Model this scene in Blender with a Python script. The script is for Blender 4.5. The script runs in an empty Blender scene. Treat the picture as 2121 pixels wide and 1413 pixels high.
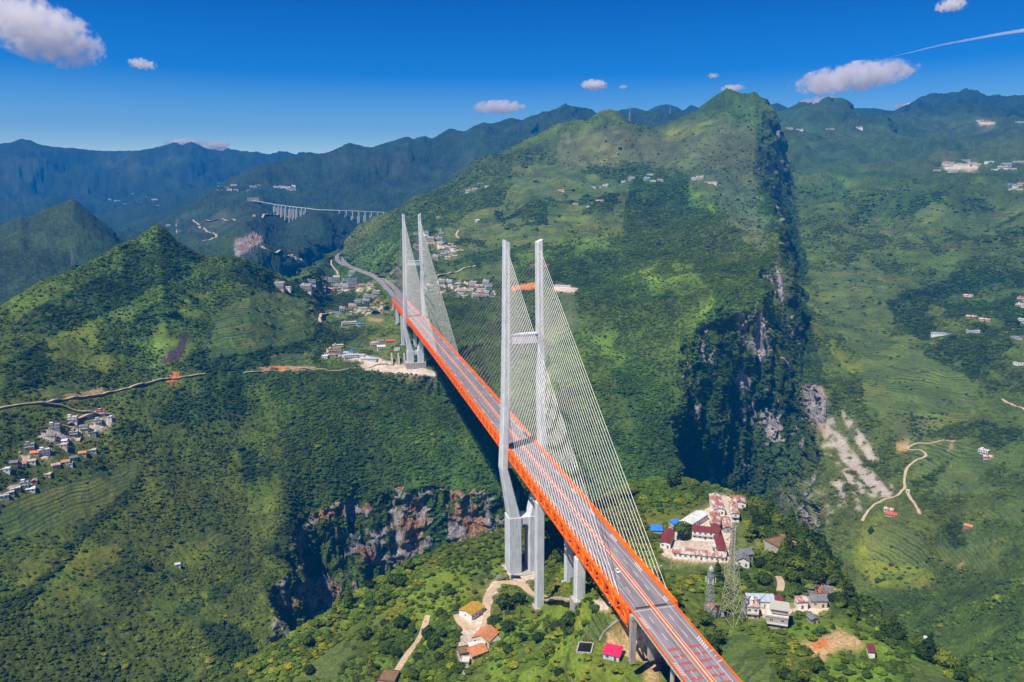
import bpy, bmesh, math, random, time
import numpy as np
from mathutils import Vector, Matrix
T0=time.time()
random.seed(7); RNG=np.random.default_rng(11)
D=bpy.data; SC=bpy.context.scene; COL=SC.collection

# ------------------------------------------------------------------ camera
CAM=np.array([-158.85,-594.48,198.64]); YAW,PIT,ROL,FPX=14.139,10.243,-0.228,1606.7
_y,_t,_r=np.radians([YAW,PIT,ROL])
FW=np.array([np.sin(_y)*np.cos(_t),np.cos(_y)*np.cos(_t),-np.sin(_t)])
_R0=np.array([np.cos(_y),-np.sin(_y),0.]); _U0=np.cross(_R0,FW)
RT=_R0*np.cos(_r)+_U0*np.sin(_r); UP=-_R0*np.sin(_r)+_U0*np.cos(_r)
def proj(P):
    d=np.asarray(P,float)-CAM; z=d@FW
    return np.stack([1060.5+FPX*(d@RT)/z,706.5-FPX*(d@UP)/z],-1)
def ray(px,py): return FW+RT*(px-1060.5)/FPX-UP*(py-706.5)/FPX
def onr(px,py,r):
    d=ray(px,py); return CAM+d*r/np.hypot(d[0],d[1])
def onz(px,py,z):
    d=ray(px,py); return CAM+d*(z-CAM[2])/d[2]
cd=D.cameras.new('camera'); cam=D.objects.new('camera',cd); COL.objects.link(cam)
cd.sensor_width=36; cd.lens=FPX/2121*36; cd.clip_start=1; cd.clip_end=80000
M=Matrix(((RT[0],UP[0],-FW[0],CAM[0]),(RT[1],UP[1],-FW[1],CAM[1]),(RT[2],UP[2],-FW[2],CAM[2]),(0,0,0,1)))
cam.matrix_world=M; SC.camera=cam

# ------------------------------------------------------------------ noise
def _hash(ix,iy,iz,s):
    h=(ix.astype(np.int64)*374761393+iy.astype(np.int64)*668265263+iz.astype(np.int64)*2147483647+s*974711)&0xffffffff
    h=((h^(h>>13))*1274126177)&0xffffffff
    return ((h^(h>>16))&0xffff)/65535.0
def vnoise(x,y,s=0):
    ix=np.floor(x);iy=np.floor(y);fx=x-ix;fy=y-iy
    fx=fx*fx*fx*(fx*(fx*6-15)+10);fy=fy*fy*fy*(fy*(fy*6-15)+10);z=np.zeros_like(ix)
    a=_hash(ix,iy,z,s);b=_hash(ix+1,iy,z,s);c=_hash(ix,iy+1,z,s);d=_hash(ix+1,iy+1,z,s)
    return ((a*(1-fx)+b*fx)*(1-fy)+(c*(1-fx)+d*fx)*fy)*2-1
def vnoise3(x,y,z,s=0):
    ix=np.floor(x);iy=np.floor(y);iz=np.floor(z);fx=x-ix;fy=y-iy;fz=z-iz
    fx=fx*fx*(3-2*fx);fy=fy*fy*(3-2*fy);fz=fz*fz*(3-2*fz)
    def L(k):
        a=_hash(ix,iy,iz+k,s);b=_hash(ix+1,iy,iz+k,s);c=_hash(ix,iy+1,iz+k,s);d=_hash(ix+1,iy+1,iz+k,s)
        return (a*(1-fx)+b*fx)*(1-fy)+(c*(1-fx)+d*fx)*fy
    return (L(0)*(1-fz)+L(1)*fz)*2-1
def fbm(x,y,wl,octv=4,s=0,g=.5):
    o=0;a=1;t=0;x=x/wl;y=y/wl
    for k in range(octv):
        o=o+a*vnoise(x+17.3*k,y-9.1*k,s+k);t+=a;a*=g
        x,y=(x*1.6+y*1.2),(y*1.6-x*1.2)
    return o/t
def sstep(a,b,x):
    t=np.clip((x-a)/(b-a),0,1); return t*t*(3-2*t)

# ------------------------------------------------------------------ terrain control lines: (photo column, photo row, ground distance); 'z' entries give a height instead of a row
LN={}
LN['P0']=[(-900,-60,40,'z'),(0,-80,40,'z'),(1060,-50,40,'z'),(1600,-30,40,'z'),(2121,-30,40,'z'),(3000,-60,40,'z')]
LN['N0']=[(-900,-200,260,'z'),(0,-190,260,'z'),(450,-160,260,'z'),(800,-105,250,'z'),(1060,-70,240,'z'),(1300,-38,240,'z'),(1600,-30,240,'z'),(1900,-38,240,'z'),(2121,-60,240,'z'),(3000,-120,240,'z')]
LN['N1']=[(-900,2600,380),(-300,2300,390),(0,2050,400),(300,1600,440),(450,1500,470),(600,1413,495),(800,1413,460),(1000,1413,425),(1200,1413,385),(1360,1413,375),(1500,1413,365),(1700,1413,360),(1900,1420,368),(2050,1470,370),(2200,1580,350),(3000,2300,300)]
LN['N2']=[(-900,2500,420),(-300,2260,420),(0,2000,430),(300,1590,462),(450,1475,490),(560,1390,515),(700,1335,530),(800,1315,520),(900,1290,530),(985,1268,530),(1063,1240,545),(1113,1263,527),(1190,1257,443),(1300,1295,378),(1400,1270,412),(1510,1290,430),(1610,1295,430),(1700,1330,410),(1800,1365,405),(1900,1400,395),(2050,1455,385),(2200,1560,365),(3000,2250,320)]
LN['N3']=[(-900,2450,440),(-300,2230,435),(0,1950,450),(300,1570,480),(450,1440,505),(560,1368,528),(700,1300,556),(870,1205,588),(960,1172,606),(1063,1173,615),(1150,1185,592),(1230,1190,500),(1300,1150,560),(1400,1150,560),(1450,1135,578),(1500,1120,590),(1560,1150,566),(1640,1140,560),(1680,1180,540),(1720,1220,520),(1770,1275,495),(1850,1335,455),(1950,1392,430),(2050,1436,405),(2200,1530,380),(3000,2200,340)]
LN['NC']=[(-900,2400,460),(-300,2200,450),(0,1900,475),(300,1545,500),(450,1413,522),(560,1342,545),(640,1300,562),(760,1222,592),(870,1160,625),(960,1125,655),(1040,1100,680),(1120,1088,690),(1200,1060,710),(1300,1005,780),(1340,992,800),(1420,995,800),(1500,1015,770),(1545,1032,735),(1600,1065,690),(1680,1130,620),(1720,1180,580),(1770,1250,535),(1850,1320,480),(1950,1384,445),(2050,1430,425),(2200,1500,400),(3000,2150,360)]
LN['G']=[(-900,-420,520,'z'),(-300,-400,520,'z'),(0,-360,545,'z'),(300,-380,580,'z'),(450,-400,610,'z'),(560,-420,650,'z'),(700,-440,740,'z'),(1040,-450,850,'z'),(1300,-450,930,'z'),(1500,-450,940,'z'),(1680,-440,880,'z'),(1850,-430,780,'z'),(2000,-420,640,'z'),(2121,-410,600,'z'),(3000,-410,600,'z')]
LN['F1']=[(-900,1600,680),(-300,1480,690),(0,1425,710),(250,1425,735),(450,1425,745),(520,1400,770),(560,1365,800),(600,1330,880),(640,1320,930),(700,1300,985),(760,1245,1030),(830,1195,1060),(870,1170,1070),(960,1135,1075),(1040,1110,1085),(1200,1080,1100),(1300,1030,1100),(1402,1005,1150),(1418,1008,1290),(1440,1015,1325),(1480,1030,1385),(1560,1045,1440),(1640,1030,1450),(1665,1100,1330),(1700,1160,1150),(1770,1270,1000),(1850,1335,920),(1950,1400,830),(2050,1420,790),(2121,1440,770),(3000,1700,700)]
LN['F2']=[(-900,1200,840),(-300,1180,860),(0,1160,880),(250,1160,900),(450,1170,930),(520,1165,945),(560,1150,955),(590,1120,975),(620,1085,1010),(650,1060,1040),(700,1045,1062),(760,1030,1090),(830,1005,1108),(900,1010,1105),(980,1000,1110),(1030,1010,1118),(1200,985,1135),(1300,965,1145),(1402,940,1200),(1416,930,1305),(1440,900,1345),(1480,880,1408),(1560,860,1490),(1640,890,1530),(1662,960,1480),(1700,1010,1340),(1800,1100,1180),(1900,1180,1080),(2000,1230,980),(2121,1250,900),(3000,1400,850)]
LN['F3']=[(-900,900,980),(-300,870,1010),(0,850,1060),(80,835,1085),(250,805,1160),(420,780,1230),(600,770,1290),(700,768,1315),(880,766,1325),(950,790,1320),(1000,785,1320),(1100,790,1295),(1200,800,1270),(1300,800,1270),(1380,790,1290),(1405,790,1300),(1422,780,1355),(1440,740,1392),(1480,715,1432),(1560,740,1515),(1640,810,1565),(1662,880,1530),(1700,930,1400),(1800,950,1370),(1900,970,1340),(2121,1000,1290),(3000,1100,1200)]
LN['L1']=[(830,680,1470),(900,690,1480),(1000,690,1490),(1100,690,1480),(1200,660,1480),(1300,650,1480),(1400,650,1480),(1440,665,1440),(1478,645,1455),(1500,650,1487),(1560,662,1540),(1640,765,1595),(1662,805,1570),(1700,825,1500),(1800,840,1500),(1900,850,1500),(2121,860,1500),(3000,900,1500)]
LN['L2']=[(830,630,1590),(900,640,1600),(1000,630,1620),(1100,622,1620),(1200,605,1600),(1300,602,1600),(1400,600,1600),(1500,596,1600),(1550,590,1612),(1570,595,1618),(1590,680,1640),(1630,710,1650),(1660,760,1640),(1700,770,1620),(1800,780,1620),(2000,790,1620),(2121,810,1620),(3000,850,1600)]
LN['L3']=[(830,585,1740),(900,592,1750),(1000,590,1750),(1100,575,1750),(1200,560,1750),(1400,555,1750),(1500,552,1750),(1600,556,1750),(1628,572,1750),(1643,660,1750),(1665,705,1750),(1700,712,1750),(1800,720,1750),(2000,730,1750),(2121,750,1750),(3000,780,1750)]
LN['L4']=[(830,540,1940),(900,540,1950),(1000,530,1980),(1100,515,2000),(1200,505,2000),(1400,500,2000),(1500,498,2000),(1600,498,2000),(1618,506,2000),(1640,605,2000),(1665,630,2000),(1700,636,2000),(1800,640,2000),(2000,650,2000),(2121,650,2000),(3000,670,2000)]
LN['L5']=[(830,495,2200),(900,480,2250),(1000,455,2350),(1100,436,2400),(1200,430,2400),(1400,430,2400),(1500,423,2400),(1590,428,2400),(1606,436,2400),(1626,505,2400),(1650,528,2400),(1700,532,2400),(1800,540,2400),(2121,540,2400),(3000,560,2400)]
LN['L6']=[(830,465,2400),(900,440,2450),(1000,400,2650),(1100,370,2780),(1200,362,2800),(1400,348,2800),(1500,330,2800),(1562,335,2800),(1574,345,2800),(1612,440,2800),(1640,460,2800),(1700,455,2800),(1900,450,2800),(2121,440,2800),(3000,450,2800)]
LN['L7']=[(830,445,2520),(900,420,2600),(1000,370,2850),(1100,320,3000),(1170,300,3080),(1300,298,3050),(1400,285,3080),(1500,248,3100),(1562,250,3100),(1582,262,3100),(1628,375,3100),(1650,400,3100),(1700,400,3100),(1900,398,3100),(2121,395,3100),(3000,400,3100)]
LN['S']=[(-900,1000,1000),(-300,800,1150),(0,637,1300),(50,612,1340),(100,583,1380),(150,560,1430),(200,533,1480),(250,508,1535),(285,493,1590),(310,475,1615),(325,461,1622),(339,474,1622),(368,502,1615),(420,530,1600),(480,533,1600),(510,536,1610),(540,555,1630),(570,568,1680),(600,580,1740),(630,578,1850),(660,545,2250),(690,515,2800),(715,492,2950),(740,475,3000),(800,446,3050),(835,432,3080),(870,418,3100),(930,380,3150),(1000,342,3200),(1080,298,3230),(1130,270,3235),(1160,258,3240),(1190,252,3250),(1215,258,3260),(1228,245,3280),(1245,232,3300),(1262,228,3300),(1280,232,3300),(1310,262,3280),(1350,268,3260),(1390,255,3270),(1440,228,3280),(1480,197,3300),(1505,183,3300),(1525,190,3300),(1545,203,3300),(1562,196,3300),(1575,205,3300),(1590,235,3300),(1612,290,3300),(1635,350,3300),(1660,366,3300),(1700,362,3300),(1900,362,3300),(2121,358,3300),(3000,370,3300)]
LN['V']=[(-900,-200,1500,'z'),(0,-190,1700,'z'),(330,-150,1950,'z'),(600,-150,2400,'z'),(690,-100,3100,'z'),(740,-50,3200,'z'),(870,0,3350,'z'),(1150,60,3500,'z'),(1300,150,3600,'z'),(1500,200,3600,'z'),(1600,300,3600,'z'),(1660,334,3700),(1700,340,3700),(2121,335,3700),(3000,345,3700)]
LN['W1']=[(-900,700,2200),(-300,620,2250),(0,600,2300),(150,600,2300),(330,580,2300),(400,560,2450),(500,545,2500),(600,545,2750),(700,505,3250),(850,475,3450),(1000,420,3700),(1150,330,4100),(1300,280,4200),(1500,280,4200),(1610,300,4100),(1660,310,4100),(1800,310,4100),(2121,308,4100),(3000,320,4100)]
LN['W2']=[(-900,600,2700),(-300,500,2700),(0,470,2780),(28,456,2790),(42,449,2790),(58,453,2795),(85,440,2800),(112,429,2800),(136,419,2800),(149,414,2800),(161,420,2800),(182,436,2800),(198,452,2800),(222,470,2800),(240,490,2790),(270,522,2780),(310,535,2800),(350,530,2850),(400,510,2900),(450,490,3100),(510,440,3500),(540,430,3690),(566,441,3710),(597,461,3695),(628,446,3670),(645,439,3660),(690,441,3645),(710,449,3640),(745,466,3645),(790,452,3650),(835,446,3660),(1000,390,4000),(1150,310,4400),(1300,270,4600),(1500,270,4600),(1610,284,4600),(1700,280,4600),(1800,285,4600),(2121,290,4700),(3000,300,4700)]
LN['W3']=[(-900,520,3600),(0,520,3700),(240,520,3700),(330,500,3700),(400,460,3700),(480,432,3900),(530,412,4000),(600,420,4050),(660,424,4000),(700,424,4000),(825,428,4050),(900,400,4200),(1000,350,4400),(1150,290,4900),(1300,262,5000),(1500,262,5000),(1610,265,4900),(1680,240,5000),(1715,221,5000),(1745,235,5000),(1790,262,5000),(1900,265,5200),(2000,255,5400),(2121,262,5400),(3000,270,5400)]
LN['W4']=[(-900,480,5000),(0,470,5000),(240,480,5000),(400,430,5000),(480,380,5200),(560,352,5400),(620,335,5500),(645,324,5500),(660,326,5500),(690,318,5500),(722,303,5500),(745,310,5500),(770,314,5500),(800,300,5500),(845,285,5500),(858,292,5500),(878,284,5500),(895,291,5500),(930,272,5500),(962,276,5500),(1000,258,5500),(1020,262,5500),(1060,250,5500),(1080,254,5500),(1100,244,5500),(1130,240,5500),(1170,229,5500),(1190,226,5500),(1220,236,5500),(1235,250,5500),(1260,252,5600),(1300,256,5700),(1500,256,5700),(1610,250,5600),(1715,245,5600),(1800,250,5700),(1900,240,5900),(2000,228,6100),(2121,238,6100),(3000,250,6100)]
LN['U']=[(-900,150,7000,'z'),(0,150,7000,'z'),(400,200,7000,'z'),(700,350,6600,'z'),(1000,450,6600,'z'),(1200,550,6600,'z'),(1500,550,6600,'z'),(1620,550,6500,'z'),(1800,650,6500,'z'),(1900,228,6700),(2121,226,6700),(3000,236,6800)]
LN['X']=[(-900,330,9000),(-300,318,9000),(0,304,9000),(28,300,9000),(45,293,9000),(60,296,9000),(90,309,9000),(120,312,9000),(160,312,9000),(240,318,9000),(270,312,9000),(320,308,9000),(352,300,9000),(364,295,9000),(378,303,9000),(398,297,9000),(430,313,9000),(455,320,9000),(475,316,9000),(500,321,9000),(560,323,9000),(600,320,9000),(640,324,9000),(760,340,8500),(900,310,8000),(1100,270,7600),(1220,242,7500),(1255,246,7500),(1290,232,7500),(1315,230,7500),(1340,236,7500),(1378,218,7500),(1400,222,7500),(1415,232,7500),(1430,218,7500),(1450,225,7500),(1500,245,7500),(1580,226,7500),(1595,220,7500),(1608,216,7500),(1630,226,7500),(1655,234,7500),(1680,228,7500),(1730,236,7500),(1760,226,7500),(1790,228,7500),(1820,230,7500),(1850,232,7500),(1880,220,7500),(1910,212,7500),(1940,209,7500),(1960,208,7500),(1985,203,7500),(2010,199,7500),(2035,204,7500),(2070,211,7500),(2095,216,7500),(2121,213,7500),(2300,220,7500),(3000,240,7500)]
ORDER=['P0','N0','N1','N2','N3','NC','G','F1','F2','F3','L1','L2','L3','L4','L5','L6','L7','S','V','W1','W2','W3','W4','U','X']
NR=   [5,14,60,70,60,34,30,110,110,56,44,46,54,60,60,40,40,12,14,44,44,60,12,44,8]
def ctrl(e):
    if len(e)==4:
        d=ray(e[0],900.); a=math.atan2(d[0],d[1]); return a,e[2],e[1]
    d=ray(e[0],e[1]); a=math.atan2(d[0],d[1]); P=onr(*e); return a,e[2],P[2]
AZ0=math.radians(YAW)
az=np.concatenate([np.linspace(-62,-41,24,endpoint=False),np.linspace(-41,-34,60,endpoint=False),np.linspace(-34,36,1240,endpoint=False),np.linspace(36,41,50,endpoint=False),np.linspace(41,62,24)])
az=np.radians(az)+AZ0; NC_=len(az)
LR={};LZ={}
def smooth(v,n):
    k=np.hanning(n+2)[1:-1];k/=k.sum(); return np.convolve(np.pad(v,n//2,mode='edge'),k,mode='valid')[:len(v)]
for n in ORDER:
    c=sorted(ctrl(e) for e in LN[n]); a=[q[0] for q in c]
    rr=np.interp(az,a,[q[1] for q in c]); zz=np.interp(az,a,[q[2] for q in c])
    s=7 if n in('S','W2','W4','X') else 9
    LR[n]=smooth(rr,s);LZ[n]=smooth(zz,s)
    if n in('N1','N2','L1','L2','L3','L4','L5','L6','L7','F3','W1','W3','U'):
        wq=1-sstep(ctrl((1330,600,1000))[0],ctrl((1395,600,1000))[0],az)
        LR[n]=LR[n]*(1-wq)+wq*smooth(LR[n],41); LZ[n]=LZ[n]*(1-wq)+wq*smooth(LZ[n],41)
# left part of L1..L7: even slope between the plateau road and the ridge
aL=ctrl((760,600,1000))[0]; aR=ctrl((835,600,1000))[0]; w=sstep(aL,aR,az)
for k in range(1,8):
    n='L%d'%k; t=k/8.
    tz=t**0.85
    LR[n]=LR[n]*w+(1-w)*(LR['F3']*(1-t)+LR['S']*t)
    LZ[n]=LZ[n]*w+(1-w)*(LZ['F3']*(1-tz)+LZ['S']*tz)
prev=None
for n in ORDER:
    if prev is not None: LR[n]=np.maximum(LR[n],prev+6)
    prev=LR[n]
# end line
ORDER.append('E'); LR['E']=np.full(NC_,9900.);LZ['E']=np.full(NC_,-300.)
KR=np.array([LR[n] for n in ORDER]);KZ=np.array([LZ[n] for n in ORDER])   # lines x cols
rows=[];seg=[]
for k in range(len(ORDER)-1):
    for i in range(NR[k]): rows.append(k+i/NR[k])
rows.append(len(ORDER)-1.); rows=np.array(rows); ki=np.minimum(rows.astype(int),len(ORDER)-2); kt=rows-ki
# monotone cubic (Fritsch-Carlson) in r for each column
h=np.diff(KR,axis=0); d=np.diff(KZ,axis=0)/h
m=np.zeros_like(KZ); m[0]=d[0];m[-1]=d[-1]
s_=d[:-1]*d[1:]>0; w1=2*h[1:]+h[:-1];w2=h[1:]+2*h[:-1]
m[1:-1]=np.where(s_,(w1+w2)/(w1/np.where(s_,d[:-1],1)+w2/np.where(s_,d[1:],1)),0)
t=kt[:,None]; H=h[ki]; R=KR[ki]+t*H
Z=(2*t**3-3*t**2+1)*KZ[ki]+(t**3-2*t**2+t)*H*m[ki]+(-2*t**3+3*t**2)*KZ[ki+1]+(t**3-t**2)*H*m[ki+1]
X=CAM[0]+R*np.sin(az)[None];Y=CAM[1]+R*np.cos(az)[None]
lin=(rows[:,None]+0*R)
iS=ORDER.index('S');iX=ORDER.index('X');iNC=ORDER.index('NC');iG=ORDER.index('G');iF1=ORDER.index('F1');iF2=ORDER.index('F2')
# relief
A=np.interp(R,[0,300,700,1200,2000,3500,6000,9000],[1.5,2.5,6,14,24,34,60,80])
wl=np.interp(R,[0,700,1500,3500,9000],[60,90,150,300,700])
near=lin<iG
n1=fbm(X,Y,90,5,1)*near+(~near)*0
n2=fbm(X,Y,170,6,21); n3=fbm(X,Y,420,6,41); n4=fbm(X,Y,900,6,61)
rid=1-2*np.abs(fbm(X,Y,330,5,81)); rid2=1-2*np.abs(fbm(X,Y,800,6,91))
wm=sstep(1200,2500,R); wf=sstep(3200,5200,R)
dz=np.where(near,n1*A,0)
gul=(1-2*np.abs(fbm(X,Y,260,5,111)))-.35
dzf=(n2*A+gul*A*.9)*(1-wf)+wm*(rid-.3)*A*.8*(1-wf)+wf*(n4*60+(rid2-.45)*np.interp(R,[3500,5500,8000],[90,110,190])+(rid-.4)*np.interp(R,[3500,5500,8000],[50,50,50])+n3*30)
dz=np.where(near,dz,dzf)
# keep the drawn skylines
for nm in('S','W2','W4','X','NC'):
    k=ORDER.index(nm); dd=np.abs(lin-k); dz=dz*(0.16+0.84*sstep(0.0,0.55,dd))
_c=[ctrl((q,560,1000))[0] for q in(640,670,800,850)]
wq_=sstep(_c[0],_c[1],az)*(1-sstep(_c[2],_c[3],az)); dz=dz*(1-.85*wq_[None]*sstep(1450,1650,R)*(1-sstep(2750,3000,R)))-9*wq_[None]*sstep(1600,1900,R)*(1-sstep(2750,3000,R))
Z0=Z.copy(); Z=Z+dz
# flats: (photo x, y, radius m, blend m)
def carve(P,hw,bl,drop=.4,only_fill=False):
    """level the ground along a polyline of points"""
    global Z
    P=np.array(P,float)
    lo=P.min(0)-(hw+bl);hi=P.max(0)+(hw+bl)
    sel=np.where((X>lo[0])&(X<hi[0])&(Y>lo[1])&(Y<hi[1]))
    x=X[sel];y=Y[sel];best=np.full(x.shape,1e9);zz=np.zeros(x.shape)
    for a,b in zip(P[:-1],P[1:]):
        ab=b-a;L=ab[0]**2+ab[1]**2+1e-9
        t_=np.clip(((x-a[0])*ab[0]+(y-a[1])*ab[1])/L,0,1)
        dd=np.hypot(x-a[0]-t_*ab[0],y-a[1]-t_*ab[1]);q=dd<best
        best[q]=dd[q];zz[q]=(a[2]+t_*ab[2])[q]
    w_=1-sstep(hw,hw+bl,best)
    Z[sel]=Z[sel]*(1-w_)+(zz-drop)*w_
def slopecalc():
    # surface normals on the grid
    du=np.stack([np.gradient(X,axis=0),np.gradient(Y,axis=0),np.gradient(Z,axis=0)],-1)
    dv=np.stack([np.gradient(X,axis=1),np.gradient(Y,axis=1),np.gradient(Z,axis=1)],-1)
    n=np.cross(dv,du); n/=np.linalg.norm(n,axis=-1,keepdims=True)+1e-9
    n*=np.sign(n[...,2:3]+1e-12); return n
# ------------------------------------------------------------------ levelled ground: building plots, highway bench
for pts,z,hw,bl in (([(1385,1140),(1440,1140),(1500,1145)],-51,16,14),([(1450,1095),(1480,1060),(1500,1040)],-52,16,16),([(1500,1095),(1525,1060)],-52,14,16),
    ([(1548,1262),(1620,1262),(1715,1262)],-45,7,10),([(1560,1292),(1610,1300)],-42,9,9),([(1625,1140),(1645,1135)],-49,10,10),([(1530,1172),(1550,1172)],-50,7,8),
    ([(1050,1185),(1075,1180),(1100,1192)],-109,13,10),([(985,1275),(1000,1340),(970,1370)],-101,8,10),([(1240,1360),(1280,1368),(1335,1385)],-42,9,10),([(1200,1345),(1225,1345)],-44,5,5),([(1700,1335),(1760,1330)],-40,14,14),([(1800,1360),(1835,1365)],-42,7,7)):
    carve([onz(x,y,z) for x,y in pts],hw,bl,.2)
carve([(-14,720,-82),(14,720,-82)],26,30,1);carve([onz(770,765,-83),onz(840,762,-83),onz(905,770,-83)],12,26,1)
HWL=[(808,606,6),(792,588,8),(779,577,9),(768,571,9.5),(745,562,10),(723,553,10),(707,547,10.5),(699,539,11),(698,531,12),(704,525,12.5),(714,520,13),(728,515,13.5),(740,511,14)]
HWR=[(819,599,6),(799,583,8),(782,573,9),(760,565,9.5),(733,555,10),(720,549,10.5),(713,543,11),(711,535,12),(715,529,12.5),(724,523,13),(735,519,13.5)]
HWLp=[np.array([-6.0,976,zr_(976)]) for zr_ in[lambda Y:0.017122*Y-12.28e-6*Y*Y-1.4]]+[onz(*p) for p in HWL]
HWRp=[np.array([6.0,976,HWLp[0][2]])]+[onz(*p) for p in HWR]
def spline(P,step=6.):
    P=[np.array(p,float) for p in P];P=[2*P[0]-P[1]]+P+[2*P[-1]-P[-2]];out=[]
    for i in range(1,len(P)-2):
        n=max(2,int(np.linalg.norm(P[i+1]-P[i])/step))
        for k in range(n):
            t=k/n;out.append(.5*((2*P[i])+(-P[i-1]+P[i+1])*t+(2*P[i-1]-5*P[i]+4*P[i+1]-P[i+2])*t*t+(-P[i-1]+3*P[i]-3*P[i+1]+P[i+2])*t**3))
    out.append(P[-2]);return out
HWLs=spline(HWLp,15);HWRs=spline(HWRp,15)
carve(HWLs[3:],6.5,22,1.6);carve(HWRs[3:],6.5,22,1.2)
NRM=slopecalc(); ST=1-NRM[...,2]                         # 0 flat .. 1 vertical
cl=sstep(.30,.55,ST)*(lin>iG+.3)*(lin<iX)
hx=NRM[...,0];hy=NRM[...,1];hl=np.hypot(hx,hy)+1e-6
sc=np.interp(R,[0,700,1500,3500],[.5,.8,1.2,2.5])
q3=vnoise3(X/42,Y/42,Z/70,5)*15+vnoise3(X/17,Y/17,Z/40,6)*8+vnoise3(X/8,Y/8,Z/16,7)*2.6
q3=q3+((1-2*np.abs(vnoise3(X/14,Y/14,Z/20,15)))-.3)*5+((1-2*np.abs(vnoise3(X/6,Y/6,Z/9,16)))-.3)*2.4
X+=hx/hl*q3*cl*sc; Y+=hy/hl*q3*cl*sc
Z+=cl*(vnoise3(X/20,Y/20,Z/20,9)*3+vnoise3(X/8,Y/8,Z/8,10)*2)*sc
# small scrub relief everywhere
sm=fbm(X,Y,11,3,131,.65)
Z+=sm*np.interp(R,[0,400,900,2500,4000,7000],[.35,.7,1.6,4.,6.,6.])*(lin>1.5)*(1-.85*((np.abs(lin-iS)<.03)))
PX=proj(np.stack([X,Y,Z],-1)); PYY=PX[...,1];PX=PX[...,0]
def hit(px,py,rmin=0):
    d=ray(px,py);a=math.atan2(d[0],d[1]);j=int(np.clip(np.searchsorted(az,a)-1,0,NC_-2));f=(a-az[j])/(az[j+1]-az[j])
    z=Z[:,j]*(1-f)+Z[:,j+1]*f;r=R[:,j]*(1-f)+R[:,j+1]*f
    zr=CAM[2]+r*d[2]/math.hypot(d[0],d[1]); g=z-zr
    k=np.where((g>=0)&(r>max(60,rmin)))[0]
    if len(k)==0: return None
    k=k[0]
    if k==0: return None
    u=-g[k-1]/(g[k]-g[k-1]+1e-9); u=min(max(u,0),1); rr=r[k-1]+u*(r[k]-r[k-1])
    return onr(px,py,rr)
def gz(x,y):
    a=math.atan2(x-CAM[0],y-CAM[1]);rr=math.hypot(x-CAM[0],y-CAM[1]);j=int(np.clip(np.searchsorted(az,a)-1,0,NC_-2));f=(a-az[j])/(az[j+1]-az[j])
    return float(np.interp(rr,R[:,j],Z[:,j])*(1-f)+np.interp(rr,R[:,j+1],Z[:,j+1])*f)
# ------------------------------------------------------------------ ground cover painted on the land (albedo only)
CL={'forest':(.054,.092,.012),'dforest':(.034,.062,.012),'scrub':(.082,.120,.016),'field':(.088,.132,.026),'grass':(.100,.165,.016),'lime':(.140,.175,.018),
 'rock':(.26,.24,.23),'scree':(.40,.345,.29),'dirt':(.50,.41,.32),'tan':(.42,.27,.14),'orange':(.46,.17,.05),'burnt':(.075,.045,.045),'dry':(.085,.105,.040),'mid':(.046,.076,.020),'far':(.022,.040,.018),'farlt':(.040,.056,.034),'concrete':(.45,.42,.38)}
KN=list(CL);KI={k:i for i,k in enumerate(KN)}
wsc=np.where((lin>iF1)&(R>1150),1.9,1.);wx=fbm(X,Y,90,5,201)*13*wsc; wy=fbm(X,Y,90,5,211)*8*wsc
cls=np.full(X.shape,KI['scrub'],np.int8)
cls[(lin>iNC)&(PX>1180)&(R<1500)&(lin<iS)]=KI['forest']
cls[(lin>iF1)&(lin<iS)&(PX>860)&(PX<1640)]=KI['forest']
cls[(PX>1600)&(lin>iF1)]=KI['scrub']
cls[lin>=iS+.5]=KI['far'];cls[(PX>1600)&(lin>=iS-.4)&(R<5600)]=KI['mid']
def poly(kind,pts,rmin=0,rmax=99999,warp=1.,noise=None):
    pts=np.array(pts,float);lo=pts.min(0)-16;hi=pts.max(0)+16
    sel=np.where((PX>lo[0])&(PX<hi[0])&(PYY>lo[1])&(PYY<hi[1])&(R>rmin)&(R<rmax))
    if len(sel[0])==0: return
    q=PX[sel]+wx[sel]*warp;p=PYY[sel]+wy[sel]*warp;ins=np.zeros(q.shape,bool)
    for (x1,y1),(x2,y2) in zip(pts,np.roll(pts,-1,0)):
        if y1==y2: continue
        c=((y1>p)!=(y2>p))&(q<(x2-x1)*(p-y1)/(y2-y1)+x1);ins^=c
    if noise is not None: ins&=(fbm(X[sel],Y[sel],noise[0],4,int(noise[2]) if len(noise)>2 else 301)>noise[1])
    cls[sel[0][ins],sel[1][ins]]=KI[kind]
P=poly
# left hillside
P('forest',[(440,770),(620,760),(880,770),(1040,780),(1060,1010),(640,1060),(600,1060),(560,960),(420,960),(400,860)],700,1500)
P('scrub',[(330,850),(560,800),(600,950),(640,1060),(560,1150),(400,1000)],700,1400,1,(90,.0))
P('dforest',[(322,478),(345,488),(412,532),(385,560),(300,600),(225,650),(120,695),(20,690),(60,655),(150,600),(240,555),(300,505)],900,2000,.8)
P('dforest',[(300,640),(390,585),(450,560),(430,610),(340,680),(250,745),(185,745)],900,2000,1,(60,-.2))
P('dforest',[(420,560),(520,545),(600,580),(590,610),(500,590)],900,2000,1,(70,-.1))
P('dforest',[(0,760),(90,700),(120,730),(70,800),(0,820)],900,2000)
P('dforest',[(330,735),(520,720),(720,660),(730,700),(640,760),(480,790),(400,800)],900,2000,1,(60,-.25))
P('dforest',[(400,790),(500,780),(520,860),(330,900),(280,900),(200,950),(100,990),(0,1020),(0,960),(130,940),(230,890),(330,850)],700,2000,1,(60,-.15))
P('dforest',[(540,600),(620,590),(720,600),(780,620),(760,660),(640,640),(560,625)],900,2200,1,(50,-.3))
P('field',[(455,640),(560,600),(640,625),(720,650),(640,690),(560,715),(500,735),(430,745),(440,690)],900,2000,.7)
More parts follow.
